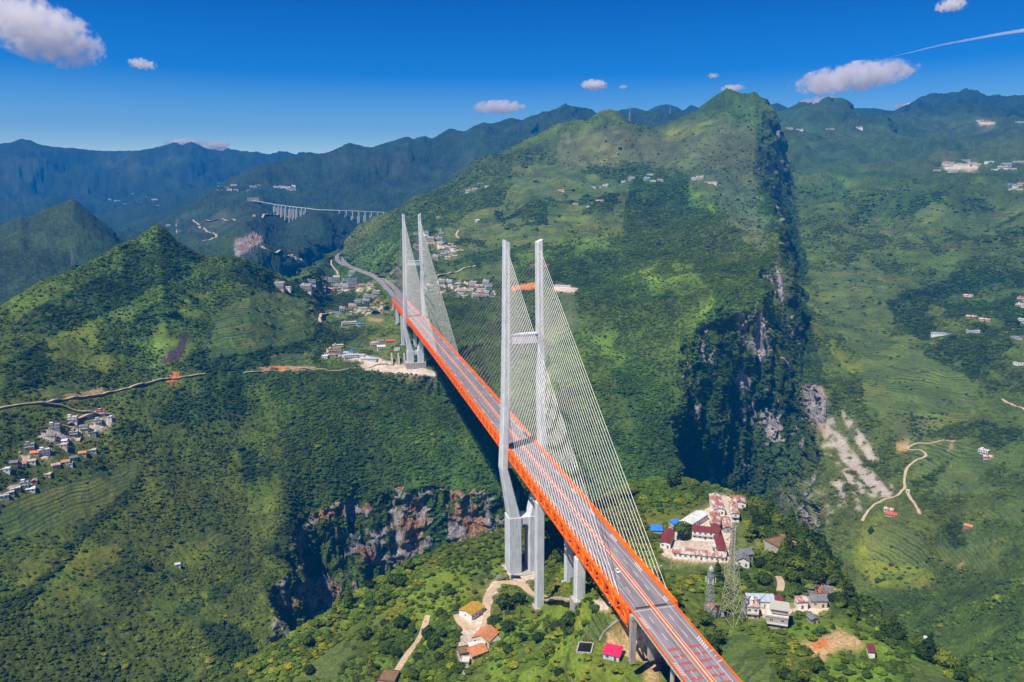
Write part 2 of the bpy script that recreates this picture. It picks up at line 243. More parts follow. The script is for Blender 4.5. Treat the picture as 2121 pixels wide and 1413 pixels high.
P('field',[(40,820),(200,760),(330,740),(300,790),(120,830)],900,2000,1,(60,.1))
P('lime',[(335,605),(435,600),(420,690),(370,745),(300,760),(310,690)],900,2000,1,(50,-.15))
P('lime',[(80,690),(280,640),(240,760),(100,800)],900,2000,1,(40,.18))
P('burnt',[(378,690),(390,695),(372,738),(345,750),(345,728),(366,716)],900,2000,.4)
P('burnt',[(330,745),(345,742),(342,752),(332,752)],900,2000,.3)
P('field',[(560,735),(650,725),(650,765),(560,765)],900,2000,.6);P('field',[(690,720),(760,700),(840,700),(800,735)],900,2000,.6)
P('dforest',[(500,905),(620,900),(600,1010),(500,1000)],700,2000,1,(40,.05))
P('orange',[(355,768),(372,770),(368,790),(345,792)],900,1500,.3);P('tan',[(140,820),(215,800),(210,815),(130,830)],900,1500,.4)
P('tan',[(500,765),(600,757),(660,758),(640,768),(560,772)],1100,1500,.5,(20,-.1));P('orange',[(560,760),(600,758),(590,768)],1100,1500,.3)
P('field',[(0,1025),(130,1000),(290,950),(285,1005),(200,1060),(90,1100),(0,1110)],600,1500,.7)
P('field',[(340,1140),(430,1090),(480,1120),(410,1175)],600,1500,.5);P('field',[(165,1240),(215,1215),(215,1250),(180,1270)],600,1500,.3)
P('grass',[(455,1015),(540,985),(570,1040),(450,1140),(350,1200),(345,1160)],600,1500,1,(40,-.1))
P('lime',[(0,1160),(330,1110),(300,1240),(90,1330),(0,1340)],600,1500,1.2,(70,.06))
P('grass',[(60,1150),(460,1110),(460,1230),(200,1330),(60,1300)],600,1500,1.2,(45,.16,333))
P('dforest',[(290,985),(300,1000),(255,1050),(175,1110),(110,1170),(100,1160),(190,1080)],600,1500,.6)
P('dforest',[(100,1180),(170,1120),(60,1240),(0,1290),(0,1250)],600,1500,.8);P('dforest',[(500,1180),(600,1060),(660,1050),(640,1400),(440,1413),(180,1413),(300,1300)],600,1500,1,(80,-.12))
P('dirt',[(78,905),(100,885),(150,865),(200,850),(238,862),(230,880),(180,905),(130,922)],900,1500,.5,(14,-.1))
P('dirt',[(40,935),(110,930),(100,950),(50,955)],800,1500,.3,(12,0));P('dirt',[(0,1010),(70,1000),(60,1025),(0,1035)],700,1500,.3,(12,0))
# far tower plateau
P('dirt',[(745,755),(800,748),(850,758),(905,768),(900,778),(820,772),(760,770)],1100,1600,.4)
P('dirt',[(690,735),(740,735),(800,745),(780,752),(720,745)],1100,1600,.3);P('field',[(600,660),(660,650),(650,700),(560,720)],1100,1900,.5)
P('field',[(740,655),(820,655),(830,680),(760,680)],1200,1800,.4);P('tan',[(760,660),(795,662),(798,668),(765,667)],1200,1800,.3)
P('grass',[(745,535),(800,500),(845,500),(850,600),(810,590),(770,560)],1600,2600,.5);P('dry',[(790,560),(850,530),(860,640),(830,620)],1500,2300,.3)
P('dirt',[(640,588),(760,588),(780,600),(700,608),(650,603)],1500,2200,.5,(9,.12));P('dirt',[(710,640),(790,634),(800,648),(730,652)],1400,2200,.4,(9,.12))
P('field',[(560,560),(640,580),(560,590)],1500,2200,.4)
# massif
P('field',[(870,480),(950,440),(1040,425),(1075,345),(1180,345),(1240,365),(1300,380),(1290,455),(1250,505),(1120,505),(1000,525),(900,540)],1600,3200,1)
P('field',[(900,545),(1060,540),(1080,580),(930,582)],1400,2200,.6);P('grass',[(900,440),(960,420),(980,430),(930,460)],1600,3200,.7,(60,-.1))
P('forest',[(870,470),(960,400),(1010,370),(1060,350),(1060,375),(990,420),(930,465),(880,500)],1600,3200,.7)
P('forest',[(1040,430),(1120,395),(1200,400),(1290,395),(1290,425),(1200,440),(1080,460)],1600,3200,1,(80,.02))
P('dforest',[(900,500),(960,470),(1010,520),(980,560),(930,560)],1500,2600,1,(60,-.05));P('dforest',[(1020,440),(1110,430),(1140,470),(1060,480)],1500,2800,1,(60,.1))
P('grass',[(1060,520),(1230,465),(1290,480),(1250,520),(1150,545),(1070,560)],1600,2800,1,(60,-.05))
P('dry',[(1160,285),(1240,262),(1330,275),(1450,240),(1570,270),(1570,300),(1570,400),(1600,520),(1540,500),(1470,410),(1400,350),(1250,330),(1140,330)],1800,3400,1)
P('dry',[(1140,320),(1290,300),(1280,345),(1160,350)],1800,3400);P('lime',[(1370,275),(1450,250),(1480,262),(1400,290)],2500,3400,.6,(60,-.2))
P('grass',[(1290,560),(1420,520),(1480,620),(1420,760),(1330,790),(1230,760),(1230,680)],1200,2300,1,(90,.08))
P('scrub',[(1180,640),(1480,580),(1440,680),(1400,850),(1250,900),(1100,860)],1100,2300,1,(70,-.1))
P('grass',[(1430,380),(1475,385),(1480,440),(1430,430)],1800,3000,.5);P('field',[(1440,385),(1475,395),(1470,430)],1800,3000,.4)
P('dry',[(1120,600),(1195,600),(1200,680),(1150,720),(1100,700)],1300,2200,.5);P('orange',[(1058,592),(1110,585),(1122,600),(1060,603)],1300,2200,.2)
P('grass',[(1085,580),(1120,580),(1115,588)],1300,2200,.2);P('dirt',[(1145,590),(1200,598),(1190,606),(1150,603)],1300,2200,.2)
P('dirt',[(860,570),(1020,590),(1030,612),(950,615),(860,600)],1300,2400,.5,(9,.2));P('dirt',[(880,480),(930,500),(960,530),(890,520)],1500,2800,.5,(14,.2))
P('dforest',[(1410,1000),(1415,830),(1440,720),(1480,650),(1560,640),(1640,640),(1660,760),(1680,900),(1620,1060),(1500,1040)],1150,1700,.6)
P('dforest',[(1575,240),(1625,240),(1660,500),(1690,700),(1720,860),(1650,800),(1640,600),(1600,440),(1570,340)],1500,3400,.6)
P('rock',[(1558,650),(1582,655),(1594,720),(1576,752),(1562,720)],1300,1800,.5,(9,-.2));P('rock',[(1608,545),(1625,590),(1622,640),(1612,600)],1300,2100,.3)
P('rock',[(1448,712),(1460,712),(1458,735)],1200,1800,.3);P('rock',[(1500,640),(1545,650),(1550,720),(1500,700)],1300,1800,.8,(14,.22))
P('tan',[(1660,800),(1700,790),(1715,850),(1700,890),(1672,870)],1000,2000,.3,(20,-.1))
P('rock',[(1668,800),(1690,795),(1708,830),(1708,872),(1692,884),(1675,862)],1100,2000,.3)
# right valley
P('field',[(1690,560),(1790,535),(1860,620),(1840,760),(1760,720),(1690,650)],1400,3000,.8)
P('field',[(1800,700),(2000,700),(2020,860),(1890,915),(1800,860),(1770,760)],1200,2400,.8)
P('field',[(1920,900),(2121,950),(2121,1090),(1960,1060),(1890,960)],900,2000,.8,(120,-.2))
P('dry',[(1830,860),(1930,850),(1980,880),(1890,915)],1200,2200,.7,(30,0));P('lime',[(1650,560),(1700,640),(1800,760),(1770,780),(1700,700),(1650,620)],1300,2600,1,(50,-.1))
P('forest',[(1650,360),(2121,350),(2121,440),(1900,450),(1660,470)],2000,4200,1,(120,-.25));P('field',[(1850,420),(2040,370),(2121,420),(2121,470),(1900,500),(1780,480)],1800,3400,1,(90,.05))
P('lime',[(1760,1170),(1790,1120),(1900,1150),(1935,1200),(1900,1225),(1820,1220)],900,1600,.6);P('field',[(1780,1095),(1860,1085),(1910,1120),(1930,1180),(1800,1160)],900,1600,.5)
P('field',[(1945,1090),(2070,1120),(2065,1185),(1935,1160)],800,1600,.5);P('tan',[(1940,1130),(2000,1150),(1990,1180),(1940,1165)],800,1600,.5,(25,0))
P('dforest',[(1840,620),(2000,560),(2121,560),(2121,700),(2000,800),(1960,760),(1880,700)],1400,2600,1,(90,-.15))
P('dforest',[(1980,860),(2121,880),(2121,950),(2000,900)],1200,2400,1,(60,-.1));P('dforest',[(1900,1000),(1960,960),(1990,1100),(2000,1180),(1940,1100)],900,1900,1,(60,-.1))
P('forest',[(1690,1240),(1850,1240),(2121,1200),(2121,1413),(1850,1413)],700,1600,1);P('grass',[(1900,1400),(2121,1250),(2121,1413)],700,1300,1,(40,.12))
P('scree',[(1695,880),(1735,850),(1850,980),(1858,1030),(1800,1035),(1740,990),(1700,940)],1000,1700,.8,(13,.2,77))
P('scree',[(1640,990),(1760,1000),(1800,1060),(1700,1120),(1640,1060)],1000,1700,.8,(12,.3,78))
P('scree',[(1703,880),(1732,900),(1778,950),(1835,1003),(1852,1025),(1828,1032),(1790,1000),(1745,960),(1715,915)],1000,1700,.45,(12,-.25))
P('scree',[(1735,843),(1760,868),(1800,920),(1822,955),(1800,955),(1765,910),(1742,872)],1000,1700,.4,(12,-.3));P('scree',[(1740,980),(1790,1000),(1805,1022),(1760,1012)],1000,1700,.5,(10,-.1))
P('scree',[(1615,1010),(1650,1030),(1700,1090),(1675,1100),(1640,1055)],1000,1700,.6,(14,0));P('scree',[(1775,1035),(1800,1030),(1790,1055)],1000,1700,.4,(9,0))
P('tan',[(1685,860),(1700,880),(1712,905),(1700,900)],1000,1700,.3);P('tan',[(1855,920),(1890,915),(1880,935),(1860,935)],1000,1700,.3);P('tan',[(1960,940),(1980,905),(1975,930)],1000,1700,.4)
P('dirt',[(1950,340),(1975,338),(2000,342),(2030,345),(2025,352),(1960,352)],2000,4000,.3);P('dirt',[(2025,252),(2062,253),(2060,259),(2030,259)],3500,9000,.2);P('farlt',[(2030,270),(2060,272),(2060,280),(2020,278)],3500,9000,.5)
# far ranges
P('farlt',[(690,340),(960,300),(1000,330),(900,380),(740,400),(660,380)],2500,7000,1.6,(190,.0));P('farlt',[(380,440),(520,430),(470,500),(380,500)],2200,6000,1,(120,-.05))
P('farlt',[(0,330),(80,310),(90,400),(0,430)],6000,12000,1,(300,-.1));P('farlt',[(180,320),(420,330),(430,390),(300,380),(200,350)],6000,12000,1,(300,.05))
P('rock',[(488,498),(520,486),(540,492),(536,510),(505,526),(488,530)],2000,5000,.4);
P('dforest',[(430,500),(490,480),(485,535),(440,530)],2000,5000,.6);P('dforest',[(60,440),(160,425),(240,490),(200,560),(80,560)],2200,4000,1,(100,-.1))
# near hill
P('forest',[(300,1413),(560,1340),(760,1225),(870,1160),(900,1200),(700,1330),(560,1413)],300,800,1,(40,-.1))
P('forest',[(820,1270),(960,1230),(990,1300),(960,1413),(780,1413),(760,1340)],300,800,.7)
P('grass',[(960,1160),(1045,1120),(1045,1190),(960,1250),(880,1300),(760,1350),(800,1240)],300,800,1,(30,.05))
P('grass',[(560,1413),(700,1300),(800,1270),(860,1290),(800,1413)],300,800,1,(26,.0));P('field',[(600,1413),(700,1325),(740,1325),(690,1413)],300,800,.6)
P('field',[(980,1190),(1040,1175),(1000,1240),(970,1230)],300,800,.4);P('grass',[(1100,1250),(1300,1230),(1340,1413),(980,1413),(1010,1330)],300,620,1,(24,-.25))
P('forest',[(1020,1340),(1180,1290),(1200,1413),(1000,1413)],300,600,1,(22,-.05));P('lime',[(1195,1265),(1215,1255),(1205,1310),(1185,1320)],300,600,.2)
P('field',[(1225,1265),(1275,1270),(1260,1330),(1210,1330)],300,600,.3);P('tan',[(1255,1310),(1330,1290),(1375,1350),(1365,1413),(1330,1413),(1340,1370),(1255,1345)],280,560,.5)
P('concrete',[(1300,1300),(1345,1305),(1345,1335),(1312,1330)],280,500,.1)
P('dirt',[(1045,1172),(1105,1172),(1112,1195),(1095,1215),(1060,1205)],450,700,.3);P('dirt',[(1228,1243),(1262,1245),(1270,1262),(1240,1262)],300,600,.3)
P('dirt',[(1008,1225),(1020,1205),(1045,1200),(1010,1270)],350,700,.2);P('dirt',[(960,1275),(1010,1270),(1030,1330),(990,1340),(960,1400),(950,1350)],350,700,.4)
P('forest',[(1320,1000),(1440,990),(1560,1030),(1500,1040),(1430,1060),(1340,1050),(1310,1020)],500,900,1)
P('lime',[(1330,1065),(1430,1045),(1450,1060),(1390,1090),(1340,1095)],450,900,.6);P('grass',[(1335,1045),(1400,1040),(1420,1060),(1350,1075)],450,900,.6)
P('dirt',[(1372,1150),(1385,1105),(1425,1080),(1470,1050),(1485,1025),(1515,1028),(1520,1060),(1510,1165),(1440,1165),(1390,1158)],400,800,.2)
P('field',[(1365,1158),(1500,1170),(1490,1200),(1370,1195)],350,800,.4);P('field',[(1525,1130),(1590,1100),(1600,1135),(1525,1150)],350,800,.3)
P('dforest',[(1700,1150),(1760,1210),(1850,1300),(1960,1395),(1900,1390),(1780,1300),(1700,1235)],350,900,.5)
P('dforest',[(1530,1050),(1620,1060),(1720,1180),(1860,1330),(1960,1413),(1900,1380),(1780,1290),(1680,1240),(1560,1220),(1510,1180),(1600,1150)],350,900,.8)
P('grass',[(1600,1285),(1780,1280),(1880,1345),(2060,1440),(1660,1440),(1700,1370)],250,700,.8);P('tan',[(1645,1340),(1690,1325),(1740,1305),(1785,1325),(1790,1345),(1740,1345),(1700,1372),(1675,1350)],250,700,.5)
P('orange',[(1680,1335),(1710,1325),(1718,1340),(1690,1345)],250,700,.4);P('field',[(1480,1320),(1545,1305),(1590,1360),(1620,1440),(1500,1440)],250,600,.4)
P('field',[(1890,1360),(2060,1440),(1890,1440)],250,700,.2);P('rock',[(1665,1240),(1700,1205),(1735,1215),(1728,1245),(1690,1250)],300,700,.4);P('orange',[(1690,1215),(1705,1212),(1700,1235)],300,700,.4)
P('dirt',[(1535,1262),(1720,1258),(1710,1272),(1560,1278)],300,700,.3);P('tan',[(1600,1110),(1660,1120),(1650,1150),(1600,1150)],350,700,.5,(12,-.1))
P('concrete',[(1380,1095),(1410,1090),(1440,1100),(1400,1108)],400,700,.2)
# exposed rock on steep ground
rk=sstep(.40,.62,ST+.16*fbm(X,Y,40,4,401)); vr=.75*vnoise3(X/34,Y/34,Z/40,411)+.6*vnoise3(X/15,Y/15,Z/17,412)+.5*vnoise3(X/7,Y/7,Z/8,413)
rl=(lin>iG+.2)&(lin<iF2+.5)&(PX>560)&(PX<1090)
rockw=np.where(rl,sstep(.0,.13,vr-.12+.2*rk)*rk,sstep(.48,.58,vr)*rk*(lin<iS))
rockw=np.where(cls==KI['rock'],1,rockw)
tab=np.array([CL[k] for k in KN]); ALB=tab[cls].astype(float)
hard=np.isin(cls,[KI[k] for k in('rock','dirt','orange','concrete','burnt')])
soft=ALB.copy()
for it in range(14):   # plant cover changes gradually from one kind to the next
    soft=(soft+np.roll(soft,1,0)+np.roll(soft,-1,0)+np.roll(soft,1,1)+np.roll(soft,-1,1))/5
ALB=np.where(hard[...,None],ALB,soft)
v1=fbm(X,Y,130,5,501)[...,None]; v2=fbm(X,Y,28,4,511)[...,None]; v3=fbm(X,Y,360,4,521)[...,None]
veg=~np.isin(cls,[KI[k] for k in('rock','scree','dirt','tan','orange','concrete')])
mul=np.where(veg[...,None],np.exp(v1*.62+v2*.55)*(1+np.concatenate([v3*.38,v3*.05,-v3*.2],-1)),1+v2*.3)
ALB=np.clip(ALB*mul,.004,.7)
TER=np.isin(cls,[KI['field']])*1.+np.isin(cls,[KI['lime'],KI['grass'],KI['dry']])*.35
TER=np.where((cls==KI['scrub'])&(PX>1640),.5,TER)
SPK=.55*np.where(np.isin(cls,[KI['forest'],KI['dforest'],KI['scrub'],KI['far'],KI['mid']]),1.,.3)*veg
me=D.meshes.new('terrain'); nr,nc=X.shape
me.vertices.add(nr*nc); me.vertices.foreach_set('co',np.stack([X,Y,Z],-1).astype(np.float32).ravel())
i_=np.arange((nr-1)*(nc-1)); a_=(i_//(nc-1))*nc+i_%(nc-1)
f_=np.stack([a_,a_+1,a_+nc+1,a_+nc],-1).astype(np.int32)
me.loops.add(f_.size); me.loops.foreach_set('vertex_index',f_.ravel())
me.polygons.add(len(f_)); me.polygons.foreach_set('loop_start',np.arange(len(f_),dtype=np.int32)*4)
me.polygons.foreach_set('use_smooth',np.ones(len(f_),bool)); me.update()
at=me.attributes.new('alb','FLOAT_COLOR','POINT');at.data.foreach_set('color',np.concatenate([ALB,np.ones(X.shape+(1,))],-1).astype(np.float32).ravel())
at=me.attributes.new('msk','FLOAT_VECTOR','POINT');at.data.foreach_set('vector',np.stack([TER,rockw,SPK],-1).astype(np.float32).ravel())
ter=D.objects.new('terrain',me);COL.objects.link(ter);ter['kind']='structure'
class NB:
    """small node-graph helper"""
    def __init__(s,name):
        s.m=D.materials.new(name);s.m.use_nodes=True;s.t=s.m.node_tree;s.b=s.t.nodes['Principled BSDF'];s.b.inputs['Roughness'].default_value=.9
        s.b.inputs['Specular IOR Level'].default_value=.15
    def n(s,ty,**k):
        x=s.t.nodes.new('ShaderNode'+ty)
        for a,b in k.items():
            if a.startswith('i_'):
                q=a[2:]; q=int(q) if q.isdigit() else q.replace('_',' ')
                if hasattr(b,'is_output') or isinstance(b,bpy.types.NodeSocket): s.t.links.new(b,x.inputs[q])
                else: x.inputs[q].default_value=b
            else: setattr(x,a,b)
        return x
    def math(s,op,a,b=0.,clamp=False):
        x=s.t.nodes.new('ShaderNodeMath');x.operation=op;x.use_clamp=clamp
        for i,v in((0,a),(1,b)):
            if isinstance(v,bpy.types.NodeSocket): s.t.links.new(v,x.inputs[i])
            else: x.inputs[i].default_value=v
        return x.outputs[0]
    def mix(s,f,a,b,mode='MIX'):
        x=s.t.nodes.new('ShaderNodeMix');x.data_type='RGBA';x.blend_type=mode
        for i,v in((0,f),(6,a),(7,b)):
            if isinstance(v,bpy.types.NodeSocket): s.t.links.new(v,x.inputs[i])
            else: x.inputs[i].default_value=v if not isinstance(v,tuple) else tuple(v)+(1,)*(4-len(v))
        return x.outputs[2]
    def noise(s,sc,vec=None,det=4,rough=.6):
        x=s.t.nodes.new('ShaderNodeTexNoise');x.inputs['Scale'].default_value=sc;x.inputs['Detail'].default_value=det;x.inputs['Roughness'].default_value=rough
        if vec is not None: s.t.links.new(vec,x.inputs['Vector'])
        return x.outputs[0]
    def ramp(s,v,pts,interp='LINEAR'):
        x=s.t.nodes.new('ShaderNodeValToRGB');x.color_ramp.interpolation=interp;e=x.color_ramp.elements
        while len(e)<len(pts): e.new(.5)
        for k,(p,c) in enumerate(pts): e[k].position=p;e[k].color=tuple(c)+(1,) if len(c)==3 else c
        s.t.links.new(v,x.inputs[0]); return x.outputs[0]
    def base(s,c): s.t.links.new(c,s.b.inputs['Base Color'])
    def bump(s,h,st=.5,dist=1.):
        x=s.t.nodes.new('ShaderNodeBump');x.inputs['Strength'].default_value=st;x.inputs['Distance'].default_value=dist
        s.t.links.new(h,x.inputs['Height']);s.t.links.new(x.outputs[0],s.b.inputs['Normal'])
    def pos(s): return s.t.nodes.new('ShaderNodeNewGeometry').outputs['Position']
    def co(s): return s.t.nodes.new('ShaderNodeTexCoord').outputs['Object']
g=NB('land cover');b=g
ps=g.pos(); at=g.n('Attribute',attribute_name='alb').outputs['Color']; mk=g.n('SeparateXYZ',i_0=g.n('Attribute',attribute_name='msk').outputs['Vector'])
sx=g.n('SeparateXYZ',i_0=ps)
# terraces: narrow banks following the contours
wob=g.math('MULTIPLY',g.noise(.012,ps,3),14.); zz=g.math('ADD',sx.outputs[2],wob)
fr=g.math('FRACT',g.math('MULTIPLY',zz,.30)); bank=g.math('LESS_THAN',fr,.30)
frb=g.math('FRACT',g.math('MULTIPLY',zz,.105)); bank2=g.math('LESS_THAN',frb,.16)
tb=g.ramp(g.noise(.018,ps,3),[(.38,(.15,.15,.15)),(.6,(1,1,1))]);tw=g.math('MULTIPLY',g.math('MULTIPLY',mk.outputs[0],tb),g.math('ADD',g.math('MULTIPLY',bank,.6),g.math('MULTIPLY',bank2,.36)),True)
strip=g.noise(.05,g.n('CombineXYZ',i_0=g.math('MULTIPLY',sx.outputs[0],.25),i_1=g.math('MULTIPLY',sx.outputs[1],.25),i_2=g.math('MULTIPLY',zz,5.)).outputs[0],2)
c=g.mix(g.math('MULTIPLY',mk.outputs[0],g.math('MULTIPLY',strip,1.3),True),at,(.13,.16,.055),'MIX')
c=g.mix(g.math('MULTIPLY',mk.outputs[0],.5),at,c)
c=g.mix(tw,c,(.016,.036,.012))
pv=g.n('TexVoronoi',i_Vector=g.n('CombineXYZ',i_0=g.math('MULTIPLY',sx.outputs[0],.022),i_1=g.math('MULTIPLY',sx.outputs[1],.022),i_2=g.math('MULTIPLY',zz,.06)).outputs[0],i_Scale=1.);pc=g.n('SeparateColor',i_0=pv.outputs['Color'])
c=g.mix(g.math('MULTIPLY',mk.outputs[0],.55),c,g.mix(1.,c,g.ramp(pc.outputs[0],[(0,(.55,.7,.5)),(.4,(1.,1.,1.)),(.75,(1.5,1.35,1.)),(1,(2.1,1.45,1.2))]),'MULTIPLY'))
wr=g.n('TexWave',i_Vector=ps,i_Scale=.42,i_Distortion=1.5,wave_type='BANDS',bands_direction='DIAGONAL');wr.inputs['Detail Scale'].default_value=.2
c=g.mix(g.math('MULTIPLY',g.math('MULTIPLY',mk.outputs[0],wr.outputs[1] if len(wr.outputs)>1 else wr.outputs[0]),.45),c,(.03,.06,.014))
# crowns and shrubs too small to be modelled
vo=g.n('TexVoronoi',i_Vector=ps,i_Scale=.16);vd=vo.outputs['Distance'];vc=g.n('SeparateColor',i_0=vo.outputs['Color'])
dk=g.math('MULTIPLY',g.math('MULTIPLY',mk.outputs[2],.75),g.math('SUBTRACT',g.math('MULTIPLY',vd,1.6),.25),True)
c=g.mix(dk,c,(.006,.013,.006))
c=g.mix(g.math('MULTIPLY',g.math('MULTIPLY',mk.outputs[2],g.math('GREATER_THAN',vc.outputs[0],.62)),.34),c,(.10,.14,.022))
fine=g.noise(.5,ps,3,.7); c=g.mix(1.,c,g.ramp(fine,[(.25,(.5,.5,.5)),(.72,(1.45,1.45,1.45))]),'MULTIPLY')
# rock
rs=g.n('Mapping',i_Vector=ps,i_Scale=(1,1,.35)).outputs[0]
r1=g.noise(.07,rs,8,.72); r2=g.noise(.03,ps,5); rb_=g.noise(.35,rs,6,.75);rc=g.ramp(g.math('ADD',g.math('MULTIPLY',r1,.5),g.math('MULTIPLY',rb_,.5)),[(.36,(.03,.03,.033)),(.43,(.17,.16,.16)),(.52,(.38,.345,.335)),(.62,(.66,.59,.54))])
rc=g.mix(g.math('MULTIPLY',g.math('LESS_THAN',sx.outputs[0],260.),g.ramp(r2,[(.49,(0,0,0)),(.57,(1,1,1))])),rc,g.ramp(rb_,[(.35,(.05,.025,.02)),(.5,(.36,.17,.08)),(.65,(.64,.40,.26))]))
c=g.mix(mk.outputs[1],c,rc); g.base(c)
hb=g.math('ADD',g.math('MULTIPLY',g.math('MULTIPLY',vd,-2.4),mk.outputs[2]),g.math('MULTIPLY',g.math('ADD',r1,rb_),g.math('MULTIPLY',mk.outputs[1],10.)))
hb=g.math('ADD',hb,g.math('MULTIPLY',fine,1.1)); hb=g.math('ADD',hb,g.math('MULTIPLY',tw,-1.0)); g.bump(hb,.8,1.)
me.materials.append(g.m)
# ------------------------------------------------------------------ mesh helpers
class MB:
    def __init__(s): s.v=[];s.f=[];s.mi=[];s.cm=0
    def box(s,x0,x1,y0,y1,z0,z1):
        n=len(s.v);s.v+=[(x,y,z) for z in(z0,z1) for x,y in((x0,y0),(x1,y0),(x1,y1),(x0,y1))]
        s._b(n)
    def _b(s,n):
        for q in((0,3,2,1),(4,5,6,7),(0,1,5,4),(1,2,6,5),(2,3,7,6),(3,0,4,7)): s.f.append([n+i for i in q]);s.mi.append(s.cm)
    def beam(s,a,b,w,h,up=(0,0,1)):
        a=Vector(a);b=Vector(b);d=(b-a).normalized();u=Vector(up)
        if abs(d.dot(u))>.98: u=Vector((0,1,0))
        r=d.cross(u).normalized()*w/2;u=r.normalized().cross(d)*h/2
        n=len(s.v)
        for p in(a,b): s.v+=[tuple(p-r-u),tuple(p+r-u),tuple(p+r+u),tuple(p-r+u)]
        for q in((0,1,2,3),(4,7,6,5),(0,4,5,1),(1,5,6,2),(2,6,7,3),(3,7,4,0)): s.f.append([n+i for i in q]);s.mi.append(s.cm)
    def tube(s,a,b,ra,rb=None,k=6,cap=True):
        rb=ra if rb is None else rb
        a=Vector(a);b=Vector(b);d=(b-a).normalized();u=Vector((0,0,1)) if abs(d.z)<.95 else Vector((1,0,0));r=d.cross(u).normalized();u=r.cross(d);n=len(s.v)
        for p,q in((a,ra),(b,rb)):
            for i in range(k):
                t=-2*math.pi*i/k;s.v.append(tuple(p+r*math.cos(t)*q+u*math.sin(t)*q))
        for i in range(k): j=(i+1)%k;s.f.append([n+i,n+j,n+k+j,n+k+i]);s.mi.append(s.cm)
        if cap: s.f.append([n+i for i in range(k)][::-1]);s.f.append([n+k+i for i in range(k)]);s.mi+=[s.cm]*2
    def loft(s,secs,cap=True):
        n=len(s.v);k=len(secs[0])
        for q in secs: s.v+=[tuple(p) for p in q]
        for a in range(len(secs)-1):
            for i in range(k): j=(i+1)%k;s.f.append([n+a*k+i,n+a*k+j,n+(a+1)*k+j,n+(a+1)*k+i]);s.mi.append(s.cm)
        if cap: s.f.append([n+i for i in range(k)][::-1]);s.f.append([n+(len(secs)-1)*k+i for i in range(k)]);s.mi+=[s.cm]*2
    def poly(s,pts): n=len(s.v);s.v+=[tuple(p) for p in pts];s.f.append(list(range(n,n+len(pts))));s.mi.append(s.cm)
    def prism(s,pts,z0,z1):
        s.loft([[(x,y,z0) for x,y in pts],[(x,y,z1) for x,y in pts]])
    def build(s,name,mats,parent=None,smooth=False,M=None):
        me=D.meshes.new(name);me.from_pydata(s.v,[],s.f)
        for m in (mats if isinstance(mats,(list,tuple)) else [mats]): me.materials.append(m)
        if any(s.mi): me.polygons.foreach_set('material_index',s.mi)
        if smooth: me.polygons.foreach_set('use_smooth',[True]*len(s.f))
        me.update();o=D.objects.new(name,me);COL.objects.link(o)
        if parent is not None: o.parent=parent
        return o
def tag(o,label=None,cat=None,group=None,kind=None):
    for k,v in(('label',label),('category',cat),('group',group),('kind',kind)):
        if v: o[k]=v
    return o
def empty(name,loc,rz=0,label=None,cat=None,group=None):
    o=D.objects.new(name,None);o.location=loc;o.rotation_euler=(0,0,rz);o.empty_display_size=1;COL.objects.link(o);return tag(o,label,cat,group)
def copy_tree(o,parent=None):
    c=o.copy();COL.objects.link(c)
    if parent is not None:c.parent=parent
    for ch in KIDS.get(o.name,()): copy_tree(ch,c)
    return c
KIDS={}
def register(root):
    allo=[o for o in SC.objects]
    for o in allo:
        if o.parent is not None: KIDS.setdefault(o.parent.name,[])
    for o in allo:
        if o.parent is not None and o not in KIDS[o.parent.name]: KIDS[o.parent.name].append(o)
def plain(name,c,rough=.8,var=.15,sc=.6,metal=0.,spec=.2,bump=0):
    g=NB(name);n=g.noise(sc,g.co(),5,.65);g.base(g.mix(1.,tuple(c)+(1,),g.ramp(n,[(.3,(1-var,)*3),(.7,(1+var,)*3)]),'MULTIPLY'))
    g.b.inputs['Roughness'].default_value=rough;g.b.inputs['Metallic'].default_value=metal;g.b.inputs['Specular IOR Level'].default_value=spec
    if bump: g.bump(n,bump,.2)
    return g.m
def concrete(name,c,st=.35):
    g=NB(name);p=g.co();n=g.noise(.12,p,6,.6);n2=g.noise(1.2,g.n('Mapping',i_Vector=p,i_Scale=(1,1,.07)).outputs[0],4,.7)
    sz=g.n('SeparateXYZ',i_0=p).outputs[2];jt=g.math('LESS_THAN',g.math('FRACT',g.math('MULTIPLY',sz,1/4.5)),.035)
    k=g.mix(1.,tuple(c)+(1,),g.ramp(n,[(.35,(1-.12,)*3),(.65,(1.06,)*3)]),'MULTIPLY')
    k=g.mix(1.,k,g.ramp(n2,[(.30,(1-st,)*3),(.55,(1,)*3)]),'MULTIPLY');k=g.mix(g.math('MULTIPLY',jt,.28),k,(.2,.2,.2));g.base(k);g.b.inputs['Roughness'].default_value=.85;return g.m
MAT={}
MAT['tower']=concrete('painted concrete',(.60,.64,.68),.30)
MAT['conc']=concrete('raw concrete',(.40,.37,.34),.4)
MAT['orange']=plain('orange steel paint',(.90,.155,.005),.55,.26,.12,0,.3)
MAT['redor']=plain('red orange steel paint',(.62,.055,.010),.5,.14,.25,0,.3)
MAT['steel']=plain('galvanised steel',(.42,.43,.43),.5,.2,.8,.3,.4)
MAT['paint']=plain('road paint',(.58,.56,.53),.7,.12,1.5)
MAT['barpaint']=plain('red rumble paint',(.33,.085,.08),.8,.35,1.2)
MAT['cable']=plain('cable sheath',(.75,.74,.70),.5,.05,.2,0,.3)
MAT['dark']=plain('dark rubber joint',(.035,.035,.045),.8,.3,2.)
g=NB('asphalt');p=g.pos();q=g.n('Mapping',i_Vector=p,i_Scale=(1,.03,1)).outputs[0]
n=g.noise(.9,q,4,.6);n2=g.noise(3.,p,4,.7);k=g.mix(1.,(.235,.205,.215,1),g.ramp(n,[(.35,(.60,.60,.63)),(.62,(1.08,1.08,1.08))]),'MULTIPLY')
